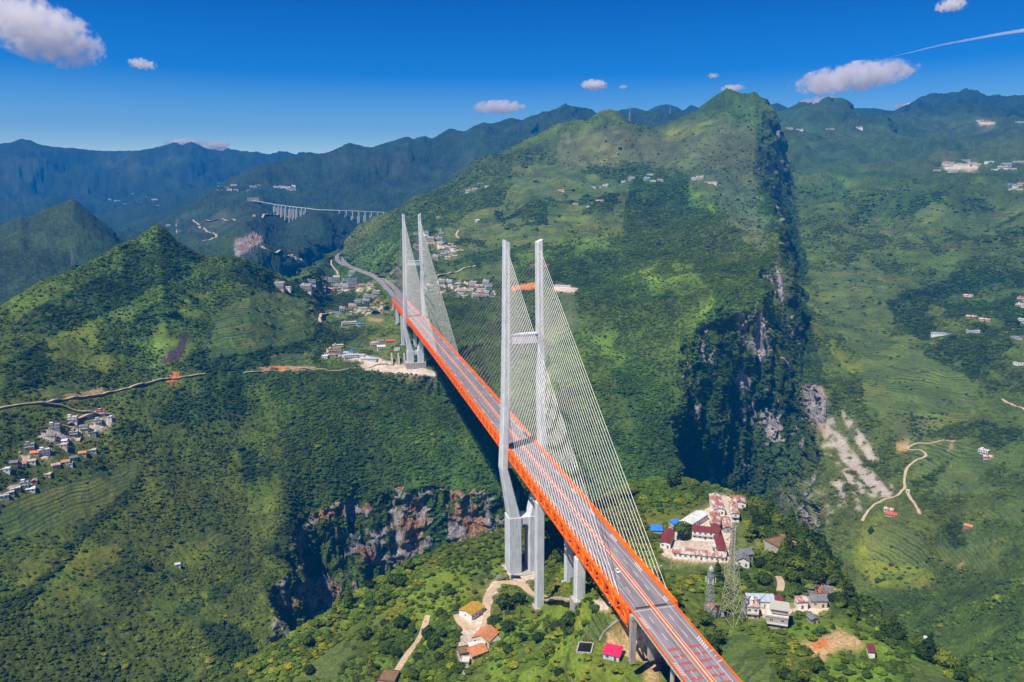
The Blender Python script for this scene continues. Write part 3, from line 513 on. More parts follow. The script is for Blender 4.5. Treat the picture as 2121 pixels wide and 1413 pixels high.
k=g.mix(1.,k,g.ramp(n2,[(.3,(.88,)*3),(.7,(1.1,)*3)]),'MULTIPLY');g.base(k);g.b.inputs['Roughness'].default_value=.88;MAT['asphalt']=g.m
def zd(Y): return 0.017122*Y-12.28e-6*Y*Y
def zr(Y): return zd(Y)-1.4
# ------------------------------------------------------------------ the bridge
Y0,Y1=-256.,976.
br=empty('cable_stayed_bridge',(0,360,0),0,'huge cable-stayed bridge with pale blue-grey towers and orange truss deck across the gorge','bridge')
br.location=(0,0,0)
def strip(mb,x0,x1,ya,yb,dz0,dz1,step=16.,zf=None):
    zf=zf or zr;n=max(1,int(math.ceil((yb-ya)/step)));ys=[ya+(yb-ya)*i/n for i in range(n+1)]
    mb.loft([[(x0,y,zf(y)+dz0),(x1,y,zf(y)+dz0),(x1,y,zf(y)+dz1),(x0,y,zf(y)+dz1)] for y in ys])
b=MB();strip(b,-11.9,11.9,Y0,Y1,-.9,0);b.build('road_deck',MAT['asphalt'],br)
def markings(mb,ya,yb):
    for x in(-8.9,8.9,-1.75,1.75): strip(mb,x-.11,x+.11,ya,yb,.008,.016)
    y=math.ceil(ya/15)*15
    while y<yb-6:
        for x in(-5.3,5.3): strip(mb,x-.12,x+.12,y,y+6,.008,.016)
        y+=15
    y=math.floor(ya/38)*38.+8
    while y<yb-12:
        for s in(-1,1):
            if s>0 or True:
                for i in range(6):
                    a=y+i*1.7+(22 if s<0 else 0)
                    if a<ya or a>yb-3: continue
                    z=zr(a);mb.poly([(s*9.2,a,z+.012),(s*9.2,a+.7,z+.012),(s*11.1,a+2.3,zr(a+2)+.012),(s*11.1,a+1.6,zr(a+2)+.012)][::s])
        y+=38
b=MB();markings(b,Y0+2,Y1);b.build('lane_marking',MAT['paint'],br)
b=MB();strip(b,-.38,.38,Y0,Y1,.0,.30)
b.build('median_strip',plain('pale median concrete',(.55,.50,.45),.8,.15,1.),br)
def rail(mb,x,ya,yb,hh=1.05,sp=2.,w=.16,pw=.34):
    for dz in(.45,.75,hh): strip(mb,x-w/2,x+w/2,ya,yb,dz-.09,dz+.04)
    y=ya+.5
    while y<yb: mb.box(x-pw/2,x+pw/2,y-.17,y+.17,zr(y),zr(y)+hh);y+=sp
for s in(-1,1):
    b=MB();rail(b,s*.85,Y0,Y1,.9);b.build('median_barrier',MAT['orange'],br)
    b=MB();rail(b,s*11.6,Y0,Y1,1.15,2.,.2,.36);strip(b,s*12.55-.35,s*12.55+.35,Y0,Y1,.1,.42);b.build('side_barrier',MAT['orange'],br)
# truss planes
for s in(-1,1):
    b=MB();xo=s*13.45
    def zdm(y): return zd(y)
    strip(b,xo-.75,xo+.75,Y0,Y1,-2.1,0.0,16,zdm);strip(b,xo-.6,xo+.6,Y0,Y1,-9.6,-8.3,16,zdm)
    n=int((Y1-Y0)/8)
    for i in range(n+1):
        y=Y0+8*i
        b.beam((xo+s*.1,y,zd(y)-2.1),(xo+s*.1,y,zd(y)-8.3),1.5,.8)
        if i<n:
            ya,yb=(y,y+8) if i%2 else (y+8,y); b.beam((xo,ya,zd(ya)-2.2),(xo,yb,zd(yb)-8.4),.9,.8)
        b.box(xo-s*0-.5,xo+.5,y+3.5-.5,y+3.5+.5,zd(y)-.1,zd(y)+.75)
    b.build('side_truss',MAT['orange'],br)
b=MB()
for i in range(int((Y1-Y0)/8)+1):
    y=Y0+8*i;z=zd(y);b.beam((-13,y,z-9),(13,y,z-9),.6,.8);b.beam((-13,y,z-2.6),(13,y,z-2.6),.6,1.0)
    if i%2==0 and y<Y1-8:
        b.beam((-13,y,z-9),(0,y,z-2.8),.5,.5);b.beam((13,y,z-9),(0,y,z-2.8),.5,.5)
    if y<Y1-4: b.beam((-13,y,z-9.1),(13,y+8,zd(y+8)-9.1),.4,.4)
b.build('cross_bracing',MAT['redor'],br)
for yy in(Y0+.4,Y1-.6):
    b=MB();strip(b,-8.7,8.7,yy-.2,yy+1.3,.01,.03);b.build('expansion_joint',MAT['dark'],br)
b=MB();strip(b,-11.3,11.3,Y0-2.2,Y0-1.2,.01,.035);b.build('concrete_band',MAT['conc'],br)
# towers
def octs(xc,yc,wx,wy,z,c=.9,slope=0):
    p=[(-wx/2+c,-wy/2),(wx/2-c,-wy/2),(wx/2,-wy/2+c),(wx/2,wy/2-c),(wx/2-c,wy/2),(-wx/2+c,wy/2),(-wx/2,wy/2-c),(-wx/2,-wy/2+c)]
    return [(xc+x,yc+y,z+slope*(x)) for x,y in p]
ZTOP={}
def tower(yc,base,ztop,low):
    z0=zd(yc);tw=D.objects.new('tower',None);COL.objects.link(tw);tw.parent=br;tw['label']='near tower with the longer lower legs' if yc<100 else 'far tower beside the villages'
    for s in(-1,1):
        b=MB();st=[(-60,8.6,9.6,13.5),(-18,16.9,5.7,12.6),(30,15.2,5.3,11.5),(105,14.0,4.9,9.6),(ztop-z0,13.3,4.8,8.4)]
        secs=[octs(s*x,yc,wx,wy,z0+z,.7,(s*.5 if i==4 else 0)) for i,(z,x,wx,wy) in enumerate(st)]
        b.loft(secs)
        b.build('leg',MAT['tower'],tw)
        b=MB();b.loft([octs(s*8.7,yc,11.2,15.5,z0+z,.6) for z in(base,-60.2)]);b.build('base_block',MAT['tower'],tw)
        b=MB();b.tube((s*14.2,yc,ztop),(s*14.2,yc,ztop+9),.09,.04,5);b.build('lightning_rod',MAT['steel'],tw)
    b=MB();b.box(-11.5,11.5,yc-3.3,yc+3.3,z0+86,z0+93.2);b.box(-12,12,yc-3.8,yc+3.8,z0+93.2,z0+94);b.build('upper_crossbeam',MAT['tower'],tw)
    b=MB();b.box(-15,15,yc-4,yc+4,z0-17.5,z0-11.2);b.build('lower_crossbeam',MAT['tower'],tw)
    b=MB();b.box(-3.15,3.15,yc-6.8,yc+6.8,z0-66.5,z0-60.3)
    for s in(-1,1): b.loft([[(s*3.15,yc-6.7,z0-66.5),(s*3.15,yc+6.7,z0-66.5),(s*3.15,yc+6.7,z0-69),(s*3.15,yc-6.7,z0-69)],[(s*1.2,yc-6.7,z0-66.5),(s*1.2,yc+6.7,z0-66.5),(s*1.2,yc+6.7,z0-66.55),(s*1.2,yc-6.7,z0-66.55)]])
    b.build('base_beam',MAT['tower'],tw)
    b=MB();b.box(-17,17,yc-12,yc+11,z0+base-low,z0+base);b.build('pile_cap',MAT['conc'],tw)
tower(0,-109,167.6,22);tower(720,-80,177.4,14)
def pier(y,base,wx=6.,wy=6.,cap=True):
    for s in(-1,1):
        zb=gz(s*11.2,y)-6
        b=MB();zt=zd(y)-12.2;b.loft([octs(s*11.3,y,wx,wy,zb,.45),octs(s*11.3,y,wx,wy,zt,.45)])
        for q in(-1,1): b.box(s*11.3+q*1.6-.7,s*11.3+q*1.6+.7,y-.8,y+.8,zt,zd(y)-9.6)
        p=b.build('pier',MAT['tower'],br)
        b=MB();b.box(s*11.3-4.6,s*11.3+4.6,y-4.6,y+4.6,zb-3,zb+6.8);b.build('footing',MAT['conc'],p)
for y in(-88,-176,808,896): pier(y,0)
pier(974,0,4,3)
# abutment under the near truss end
b=MB();zb=-34
for x in(-11.6,-1.2,10.4): b.box(x-1.4 if x<0 else x,x+1.4 if x<0 else x+2.8,Y0-4.2,Y0-1.3,zb,zr(Y0)-3.5)
b.box(-13.2,13.2,Y0-4.4,Y0-1.2,zr(Y0)-3.5,zr(Y0)-1.2)
b.build('abutment_wall',MAT['conc'],br)
# stay cables
def taper(k): return k/27.
NC=0;rest=MB();cab=[]
for yc,zt in((0,167.6),(720,177.4)):
    z0=zd(yc)
    for sy in(-1,1):
        side=(yc==0 and sy<0) or (yc==720 and sy>0)
        for k in range(28):
            yd=yc+sy*((28+8*k) if side else (24+12*k)); zt_=z0+44+(zt-z0-8-44)*((k+1)/28.)**.88
            for s in(-1,1):
                xt=s*np.interp(zt_-z0,[30,105,168],[14.3,13.7,13.3]); 
                cab.append(((s*13.45,yd,zd(yd)+.6),(xt,yc+sy*4.3,zt_),math.hypot(yd+594,158)))
cab.sort(key=lambda c:c[2])
RC=.145
for i,(a,c,_) in enumerate(cab):
    if i<99:
        b=MB();b.tube(a,c,RC,RC,6,False);b.build('stay_cable',MAT['cable'],br)
    else: rest.tube(a,c,RC,RC,5,False)
o=rest.build('stay_cable',MAT['cable'],br);o['kind']='stuff'
# approach viaduct towards the camera
ap=empty('approach_viaduct',(0,-340,0),0,'approach viaduct with red rumble bars and orange railings running on from the bridge end','viaduct');ap.location=(0,0,0)
YA=-520.
b=MB();strip(b,-11.9,11.9,YA,Y0-.3,-.5,0);b.build('road_deck',MAT['asphalt'],ap)
b=MB();strip(b,-12.4,12.4,YA,Y0-4.4,-1.0,-.55)
for x in(-9.,-3.,3.,9.): strip(b,x-.9,x+.9,YA,Y0-4.4,-3.0,-1.0)
b.build('girder',MAT['conc'],ap)
b=MB();markings(b,YA,Y0-2);b.build('lane_marking',MAT['paint'],ap)
y=-291.5
for k in range(11):
    for x0,x1 in((-8.6,-2.),(2.,8.6)): b=MB();strip(b,x0,x1,y-2.0,y,.004,.007);b.build('rumble_bar',MAT['barpaint'],ap)
    y-=5.55
b=MB();strip(b,-.38,.38,YA,Y0-.3,0,.3);b.build('median_strip',D.materials['pale median concrete'],ap)
for s in(-1,1):
    b=MB();rail(b,s*.85,YA,Y0-.3,.9);b.build('median_barrier',MAT['orange'],ap)
    b=MB();rail(b,s*11.7,YA,Y0-.3,1.25,1.5,.24,.5);b.build('side_barrier',MAT['orange'],ap)
for y in(-296,-326,-356,-386,-416,-446,-476,-506):
    for x in(-7.5,7.5):
        b=MB();z=gz(x,y);b.tube((x,y,z-3),(x,y,zr(y)-4.6),1.15,1.15,14);b.build('pier',MAT['conc'],ap)
    b=MB();b.box(-10.5,10.5,y-1.1,y+1.1,zr(y)-4.6,zr(y)-3.0);b.build('pier_cap',MAT['conc'],ap)
# ------------------------------------------------------------------ buildings
WALLS={'white':(.74,.73,.70),'cream':(.60,.52,.40),'grey':(.36,.35,.34),'pink':(.52,.34,.28),'brick':(.34,.19,.14),'blue':(.25,.36,.52),'pale blue':(.48,.56,.62),'brown':(.24,.15,.11),'concrete':(.40,.38,.34)}
for k,c in WALLS.items(): MAT['w_'+k]=plain(k+' wall',c,.85,.16,.7)
ROOFS={'orange tile':(.52,.21,.09),'grey tile':(.17,.17,.18),'rust':(.33,.13,.09),'maroon':(.17,.035,.035),'pale concrete':(.60,.56,.51),'grey':(.30,.30,.31),'blue':(.03,.20,.62),'light blue':(.38,.46,.53),'magenta':(.65,.02,.10),'mustard':(.40,.24,.03),'white':(.68,.67,.65),'red':(.50,.11,.05),'brown':(.20,.12,.06)}
for k,c in ROOFS.items():
    g=NB(k+' roof');p=g.co();n=g.noise(.45,p,5,.7)
    wv=g.n('TexWave',i_Vector=p,i_Scale=1.2,i_Distortion=.4,wave_type='BANDS')
    q=g.mix(1.,tuple(c)+(1,),g.ramp(n,[(.3,(.62,.6,.6)),(.52,(1,1,1)),(.7,(1.25,1.22,1.2))]),'MULTIPLY')
    if k in('rust','white'): q=g.mix(g.ramp(g.noise(.25,g.n('Mapping',i_Vector=p,i_Scale=(1,.35,1)).outputs[0],6,.75),[(.46,(0,0,0)),(.56,(1,1,1))]),q,(.55,.50,.47) if k=='rust' else (.52,.50,.48))
    q=g.mix(g.math('MULTIPLY',wv.outputs[0],.16),q,(.05,.05,.05));g.base(q);g.b.inputs['Roughness'].default_value=.8;MAT['r_'+k]=g.m
g=NB('window glass');g.b.inputs['Base Color'].default_value=(.02,.03,.045,1);g.b.inputs['Roughness'].default_value=.15;g.b.inputs['Specular IOR Level'].default_value=.5;MAT['glass']=g.m
MAT['wood']=plain('door timber',(.16,.07,.035),.7,.2,3)
EXCL=[]
WIN={}
def winmesh(w,h):
    k=(round(w,1),round(h,1))
    if k not in WIN:
        b=MB();b.box(-w/2,w/2,-.06,.02,-h/2,h/2);b.cm=1;b.box(-w/2-.12,w/2+.12,-.10,-.055,h/2,h/2+.12);b.box(-w/2-.12,w/2+.12,-.16,-.055,-h/2-.14,-h/2);b.box(-.05,.05,-.09,-.055,-h/2,h/2)
        me=D.meshes.new('window');me.from_pydata(b.v,[],b.f);me.materials.append(MAT['glass']);me.materials.append(MAT['w_white']);me.polygons.foreach_set('material_index',b.mi);WIN[k]=me
    return WIN[k]
HL=[]
def house(A,B,depth,h,wall='white',roof='flat',rc='pale concrete',floors=1,where='',name='house',cat='house',extra='',win=True,group=None,lab=None,zb=None,winstep=3.4):
    A=np.array(A[:3],float);B=np.array(B[:3],float);d=B-A;w=math.hypot(d[0],d[1]);rz=math.atan2(d[1],d[0]);c=(A+B)/2
    ux=np.array([math.cos(rz),math.sin(rz)]);uy=np.array([-ux[1],ux[0]])
    if np.dot(uy,c[:2]-CAM[:2])<0: uy=-uy
    g4=[gz(*(c[:2]+ux*sx*w/2+uy*sy*depth)) for sx in(-1,1) for sy in(0,1)]
    if zb is None:
        zf_=min(A[2],B[2]);zb=zf_+.3*max(0,min(6,sum(sorted(g4)[1:3])/2-zf_))
    EXCL.append((c[0]+uy[0]*depth/2,c[1]+uy[1]*depth/2,max(w,depth)*.5+2.5)); 
    if depth>20:
        for t in(.15,.85): EXCL.append((c[0]+uy[0]*depth*t,c[1]+uy[1]*depth*t,w*.6+3))
    e=empty(name,(c[0]+uy[0]*depth/2,c[1]+uy[1]*depth/2,zb),rz)
    e['category']=cat
    if group: e['group']=group
    dep=max(2.5,zb-min(g4)+1.5)
    b=MB();b.box(-w/2,w/2,-depth/2,depth/2,-dep,h);b.build('wall',MAT['w_'+wall],e)
    b=MB();o=.5
    if roof=='flat':
        b.box(-w/2-.3,w/2+.3,-depth/2-.3,depth/2+.3,h,h+.25)
        for x0,x1,y0,y1 in((-w/2-.3,w/2+.3,-depth/2-.3,-depth/2-.05),(-w/2-.3,w/2+.3,depth/2+.05,depth/2+.3),(-w/2-.3,-w/2-.05,-depth/2-.05,depth/2+.05),(w/2+.05,w/2+.3,-depth/2-.05,depth/2+.05)): b.box(x0,x1,y0,y1,h+.25,h+.95)
        rt=b.build('roof',MAT['r_'+rc],e)
        if floors>=2: b=MB();b.box(-w*.32,-w*.32+3,-depth*.1,-depth*.1+3,h+.25,h+2.7);b.box(-w*.32-.3,-w*.32+3.3,-depth*.1-.3,-depth*.1+3.3,h+2.7,h+2.9);b.build('stair_head',MAT['w_'+wall],e)
    else:
        rise={'gable':.32,'low':.16,'mono':.12}[roof];al=w>=depth
        L,W=(w,depth) if al else (depth,w);hw=W/2+o;hl=L/2+o;rr=rise*hw*1.6 if roof!='mono' else rise*W
        P3=(lambda a,b_,z:(a,b_,z)) if al else (lambda a,b_,z:(b_,a,z))
        if roof=='mono': secs=[[P3(x,-hw,h),P3(x,hw,h+rr),P3(x,hw,h+rr+.2),P3(x,-hw,h+.2)] for x in(-hl,hl)]
        else: secs=[[P3(x,-hw,h-.15),P3(x,0,h+rr-.15),P3(x,hw,h-.15),P3(x,hw,h+.1),P3(x,0,h+rr+.1),P3(x,-hw,h+.1)] for x in(-hl,hl)]
        b.loft(secs);b.build('roof',MAT['r_'+rc],e)
        if roof!='mono':
            b=MB()
            for x in(-L/2+.02,L/2-.25): b.loft([[P3(x+t,-W/2+.05,h-.05),P3(x+t,W/2-.05,h-.05),P3(x+t,0,h+rr*(W/2)/hw-.22)] for t in(0,.22)])
            b.build('gable',MAT['w_'+wall],e)
    if win:
        fh=h/floors;n=max(1,int(w/winstep))
        for fl in range(floors):
            for i in range(n):
                x=-w/2+w*(i+.5)/n
                if fl==0 and i==n//2:
                    b=MB();b.box(x-.65,x+.65,-depth/2-.08,-depth/2+.05,.05,2.2);b.build('door',MAT['wood'],e);continue
                q=D.objects.new('window',winmesh(min(1.5,w/n*.55),min(1.4,fh*.45)));COL.objects.link(q);q.parent=e;q.location=(x,-depth/2-.01,fl*fh+fh*.55)
            if depth>5:
                for sx in((-1,) if i%2 else (-1,1)):
                    q=D.objects.new('window',winmesh(1.1,min(1.3,fh*.42)));COL.objects.link(q);q.parent=e;q.location=(sx*(w/2+.01),0,fl*fh+fh*.55);q.rotation_euler=(0,0,-sx*math.pi/2*-1)
        if floors>=2:
            for fl in range(1,floors):
                b=MB();b.box(-w/2+.1,w/2-.1,-depth/2-1.1,-depth/2+.02,fl*fh-.15,fl*fh+.02);b.box(-w/2+.1,w/2-.1,-depth/2-1.1,-depth/2-1.0,fl*fh+.02,fl*fh+.75);b.build('balcony',MAT['w_white' if wall!='white' else 'w_cream'],e)
    nm={1:'single-storey',2:'two-storey',3:'three-storey',4:'four-storey',5:'five-storey'}[floors]
    rc_=rc.replace('pale concrete','pale').replace(' tile','')
    rn={'flat':rc_+' flat roof','gable':rc_+' pitched roof','low':rc_+' low roof','mono':rc_+' sloping roof'}[roof]
    HL.append((e,lab,f'{wall} {nm} {name.replace("_"," ")}, {rn}',where,proj(c)[0]))
    return e
ORD=['first','second','third','fourth','fifth','sixth','seventh','eighth','ninth','tenth','eleventh','twelfth','thirteenth']
def label_houses():
    from collections import defaultdict
    gr=defaultdict(list)
    for h_ in HL:
        if h_[1]: h_[0]['label']=h_[1]
        else: gr[(h_[2],h_[3])].append(h_)
    for (d_,w2),l in gr.items():
        l.sort(key=lambda q:q[4])
        for i,q in enumerate(l): 
            q[0]['label']=(f'{d_} {w2}' if len(l)==1 else f'{d_}, {ORD[i]} from left {w2}')
            if len(l)>1: q[0]['group']=q[0].get('group') or f'{d_} {w2}'
def H2(a,b_,depth,h,*k,**kw):
    A=hit(*a);B=hit(*b_); 
    z=kw.pop('z',None)
    if z is not None: A=onz(a[0],a[1],z);B=onz(b_[0],b_[1],z);kw['zb']=z
    return house(A,B,depth,h,*k,**kw)
Zc=-51.
def comp(a,b_,d,h,wall,roof,rc,fl,lab,**k): return H2(a,b_,d,h,wall,roof,rc,fl,z=Zc,name='barrack',cat='building',lab=lab,**k)
comp((1367,1134),(1388,1137),24,4.2,'white','low','maroon',1,'small white shed with maroon and white roof left of the compound tree')
comp((1393,1154),(1502,1165),7,3.4,'white','mono','rust',1,'long low white barrack with patchy rust roof along the compound front')
comp((1487,1152),(1505,1153),44,4.2,'white','low','maroon',1,'long maroon roofed barrack closing the right side of the courtyard',win=False)
comp((1433,1115),(1489,1121),7.5,6.2,'white','mono','maroon',2,'white two-storey barrack with two window rows behind the courtyard')
comp((1432,1096),(1466,1074),10,3.8,'white','low','white',1,'slanting barrack with weathered grey roof left of the rusty sheds')
comp((1470,1096),(1491,1098),24,4.5,'white','low','rust',1,'rusty roofed shed in the middle of the compound behind two-storey barrack')
comp((1479,1065),(1501,1066),32,4.5,'white','low','rust',1,'rusty roofed shed farthest back in the left row of the compound')
comp((1499,1101),(1516,1102),20,3.4,'grey','low','rust',1,'small rust-red shed beside the lattice pylon top')
comp((1515,1078),(1531,1079),24,6,'white','low','rust',2,'tall white shed with rusty roof at the right edge of the compound')
comp((1519,1050),(1545,1052),13,4,'white','low','rust',1,'short rusty shed at the back right corner of the compound')
H2((1474,1141),(1483,1142),5,3,'pale blue','flat','white',1,z=Zc,name='hut',cat='hut',lab='tiny pale blue hut at the right of the compound courtyard')
H2((1349,1105),(1372,1106),9,2.6,'grey','mono','blue',1,name='shelter',cat='shelter',win=False,lab='bright blue roofed shelter left of the compound')
H2((1399,1094),(1413,1089),8,2.8,'grey','mono','blue',1,name='shelter',cat='shelter',win=False,lab='small bright blue shelter behind the round compound tree')
R_='right of the lattice pylon'
H2((1524,1173),(1552,1175),9,4.2,'white','gable','grey tile',1,z=-50,lab='white farmhouse with dark grey gable roof just right of the pylon')
H2((1536,1163),(1560,1160),9,4.5,'grey','gable','grey tile',1,z=-50,lab='grey barn with dark gable roof behind the white farmhouse')
H2((1618,1152),(1651,1144),17,5,'concrete','flat','brown',1,z=-49,lab='brown flat-roofed concrete house on the wooded knoll right of compound')
H2((1550,1257),(1606,1259),7.5,3.8,'white','mono','light blue',1,z=-45,lab='long white building with pale blue metal roof on the terrace')
H2((1606.5,1259),(1620,1260),7,4.3,'white','mono','maroon',1,z=-45,lab='maroon roofed annexe at the right end of the long terrace building')
H2((1651,1261),(1673,1262),7,4.2,'white','mono','rust',1,z=-45,lab='small white house with rust roof in the middle of the terrace')
H2((1680,1259),(1713,1259),7.5,4.5,'cream','gable','grey tile',1,z=-45,lab='cream house with dark tiled roof under the bare rock face')
H2((1545,1282),(1571,1284),11,7.5,'white','flat','rust',2,z=-43,lab='two-storey white house with rust-red flat roof below the terrace')
e=H2((1585,1301),(1631,1308),13,7.5,'concrete','flat','pale concrete',2,z=-42,lab='unfinished grey concrete villa with stepped flat roofs',winstep=4)
b=MB();b.box(-3,6,-4,5,8.5,11);b.box(-3.8,6.8,-4.8,5.8,11,11.4);b.build('upper_storey',MAT['w_concrete'],e)
H2((1680,1292),(1695,1292),5,2.6,'grey','gable','grey tile',1,name='hut',cat='hut',lab='tiny grey hut on the bright grass below the terrace')
H2((1482,1275),(1499,1279),8,4,'white','gable','rust',1,lab='white cottage with faded red roof between telecom mast and pylon')
H2((977,1286),(1004,1268),12,4.6,'white','low','mustard',1,z=-101,lab='house with mustard yellow roof beside the curving dirt road')
H2((978,1332),(1013,1342),14,4.2,'cream','gable','orange tile',1,z=-101,lab='large farmhouse with orange tiled gable roof below the yellow one')
H2((1015,1342),(1037,1335),9,3,'grey','flat','grey',1,z=-101,name='shed',cat='shed',lab='grey flat-roofed shed right of the orange farmhouse',win=False)
H2((974,1352),(1005,1348),6,3,'grey','mono','white',1,z=-101,name='lean_to',cat='shed',lab='lean-to with patchy white roof between two orange roofed farmhouses',win=False)
H2((978,1370),(1010,1358),11,3.4,'cream','gable','orange tile',1,z=-102,lab='smaller orange tiled farmhouse in front of the white lean-to')
H2((953,1368),(975,1364),8,4.2,'grey','flat','brown',1,z=-102,name='store_room',cat='outbuilding',lab='grey outbuilding with brown flat roof left of the orange farmhouses')
H2((956,1384),(971,1384),6,4,'concrete','flat','pale concrete',1,z=-103,name='store_room',cat='outbuilding',lab='small concrete outbuilding at the lower left of the farm',win=False)
H2((783,1424),(817,1421),11,4.5,'concrete','flat','brown',1,lab='brown flat-roofed house cut by the bottom edge, end of the dirt track')
H2((1249,1364),(1282,1371),8,3,'pale blue','mono','magenta',1,z=-42,name='shed',cat='shed',lab='pale shed with vivid magenta roof beside the black pond')
H2((1799,1360),(1812,1362),8,2.8,'white','mono','maroon',1,z=-41.5,name='shrine',cat='shrine',win=False,lab='small white tomb shrine with maroon roof on the grassy spur')
def cluster(lst,where,group,s=1.,win=True):
    for t in lst:
        x,y,w,fl,wall,roof,rc=t[:7];dep=t[7] if len(t)>7 else 9
        if 'left hillside' in where: w*=.72;dep*=.75;fl=min(fl,2)
        P=hit(x,y)
        if P is None: continue
        a=random.uniform(-.35,.25)+(t[8] if len(t)>8 else 0);v=P[:2]-CAM[:2];v/=np.hypot(*v);rt=np.array([v[1],-v[0]])
        rt=np.array([rt[0]*math.cos(a)-rt[1]*math.sin(a),rt[0]*math.sin(a)+rt[1]*math.cos(a)])*w/2*s
        A=np.array([P[0]-rt[0],P[1]-rt[1],P[2]]);B=np.array([P[0]+rt[0],P[1]+rt[1],P[2]])
        house(A,B,dep*s,(2.9*fl+.2)*s*(.85 if 'left hillside' in where else 1),wall,roof,rc,fl,where,group=None,win=win)
W_,G_,O_='white','grey','orange tile'
cluster([(209,861,13,2,'pink','flat','red'),(222,869,14,1,W_,'flat','white'),(204,880,11,2,'pale blue','flat','pale concrete'),(147,875,18,2,W_,'flat','pale concrete'),(112,891,17,3,W_,'flat','grey'),(153,905,12,2,G_,'flat','pale concrete'),(173,893,13,2,'cream','gable','grey tile'),(188,902,16,1,G_,'flat','pale concrete'),(105,908,12,1,'cream','gable','grey tile'),(129,913,11,1,W_,'gable','grey tile'),(132,918,10,1,W_,'gable','white'),(125,927,19,1,'cream','flat','pale concrete'),(61,932,14,2,G_,'flat','grey'),(93,943,15,2,W_,'flat','pale concrete'),(71,944,12,1,'pink','gable',O_),(170,944,12,1,'pink','gable',O_),(190,939,14,1,W_,'flat','pale concrete'),(153,954,11,1,G_,'gable','grey tile'),(136,963,12,1,'cream','gable',O_),(144,967,9,1,W_,'flat','white'),(117,970,12,1,'pink','gable','rust'),(98,989,9,1,'pink','flat','pale concrete'),(47,968,11,1,'cream','gable',O_),(64,962,13,1,W_,'flat','pale concrete'),(28,964,11,1,'brown','gable','grey tile'),(9,978,14,1,W_,'flat','white'),(50,1011,12,2,W_,'flat','grey'),(33,1019,13,1,'pink','flat','pale concrete'),(63,1019,12,1,W_,'gable','white'),(20,1027,12,1,'cream','flat','pale concrete'),(8,1034,13,1,W_,'flat','white'),(71,1003,8,1,'brick','gable','rust')],'in left hillside village','')
cluster([(368,1176,6,1,W_,'flat','white',5)],'alone on the lower left slope','')
cluster([(577,598,20,4,'pink','flat','pale concrete',14),(593,598,16,1,W_,'flat','pale concrete'),(633,604,22,5,W_,'flat','pale concrete',14),(644,589,22,3,W_,'flat','grey',12),(658,593,24,2,W_,'flat','pale concrete',12),(670,587,18,5,'brick','flat','brown',14),(683,586,14,4,'pale blue','flat','light blue',12),(697,583,17,4,W_,'gable','light blue',12),(729,569,18,3,'pale blue','flat','pale concrete',12),(730,590,24,5,'blue','flat','grey',14),(714,585,14,2,W_,'flat',O_),(713,594,26,2,W_,'flat','pale concrete',12),(700,595,20,2,'cream','flat','pale concrete'),(733,597,26,2,'brown','flat','rust',12),(718,599,20,2,W_,'flat','pale concrete'),(748,595,22,1,'pink','flat','orange tile'),(767,593,18,2,'cream','flat','light blue'),(666,600,20,1,'pink','gable',O_),(684,601,22,1,'brick','gable','rust'),(662,614,14,1,W_,'gable','grey tile'),(677,616,16,1,G_,'gable','grey tile')],'in highway bend village','')
cluster([(779,612,17,3,'grey','flat','pale concrete',12),(764,621,26,3,W_,'flat','grey',14),(741,629,16,3,'grey','flat','grey',11),(758,627,16,2,W_,'flat','pale concrete'),(731,639,16,2,'cream','flat','white'),(751,641,20,1,W_,'flat','pale concrete'),(776,637,18,2,'cream','flat','pale concrete'),(796,633,16,1,'pink','gable',O_),(785,627,15,1,G_,'gable','grey tile'),(709,646,12,3,W_,'flat','pale concrete'),(693,652,16,1,G_,'gable','grey tile'),(701,655,11,1,W_,'gable','grey tile'),(724,674,30,2,'cream','flat','pale concrete',10),(747,675,14,1,W_,'mono','blue'),(727,634,11,1,'pink','gable',O_)],'in hamlet under highway bend','')
cluster([(776,718,14,2,W_,'gable','rust'),(787,711,14,1,G_,'gable','grey tile'),(790,725,14,2,W_,'gable','white'),(809,711,18,1,'brick','gable','red'),(693,733,24,3,W_,'flat','mustard',9),(701,723,20,2,'cream','flat','pale concrete'),(684,739,20,2,W_,'flat','brown',8),(712,735,14,1,G_,'mono','light blue'),(728,743,24,2,'pale blue','mono','light blue',8),(762,748,30,1,'pale blue','mono','light blue',8),(726,732,8,1,W_,'mono','blue',6),(745,740,16,1,W_,'flat','pale concrete'),(822,726,10,1,W_,'flat','pale concrete',6),(672,742,10,1,W_,'mono','white',7)],'at far tower foot','')
cluster([(915,590,16,3,W_,'flat','pale concrete',11),(929,590,16,3,W_,'flat','white',11),(979,596,16,4,'pink','flat','pale concrete',12),(1006,590,14,3,W_,'flat','pale concrete',11),(1013,597,14,3,'pale blue','flat','grey',11),(993,595,18,1,'pink','gable','rust'),(965,606,34,2,'cream','flat','pale concrete',10),(996,602,18,1,W_,'flat','pale concrete'),(960,616,16,1,W_,'flat','white'),(985,618,14,3,W_,'flat','pale concrete'),(1001,617,16,2,'pink','flat','pale concrete'),(992,609,15,1,'brick','gable',O_),(951,616,16,1,G_,'flat','grey'),(1007,610,12,2,W_,'flat','pale concrete'),(945,592,18,1,G_,'mono','grey'),(1020,616,8,1,W_,'mono','blue')],'right of far tower','')
cluster([(1164,596,36,1,W_,'flat','pale concrete',9)],'on the bare knoll behind the near towers','')
cluster([(1118,553,46,1,'brick','mono','red',5)],'among trees between the near tower tops','')
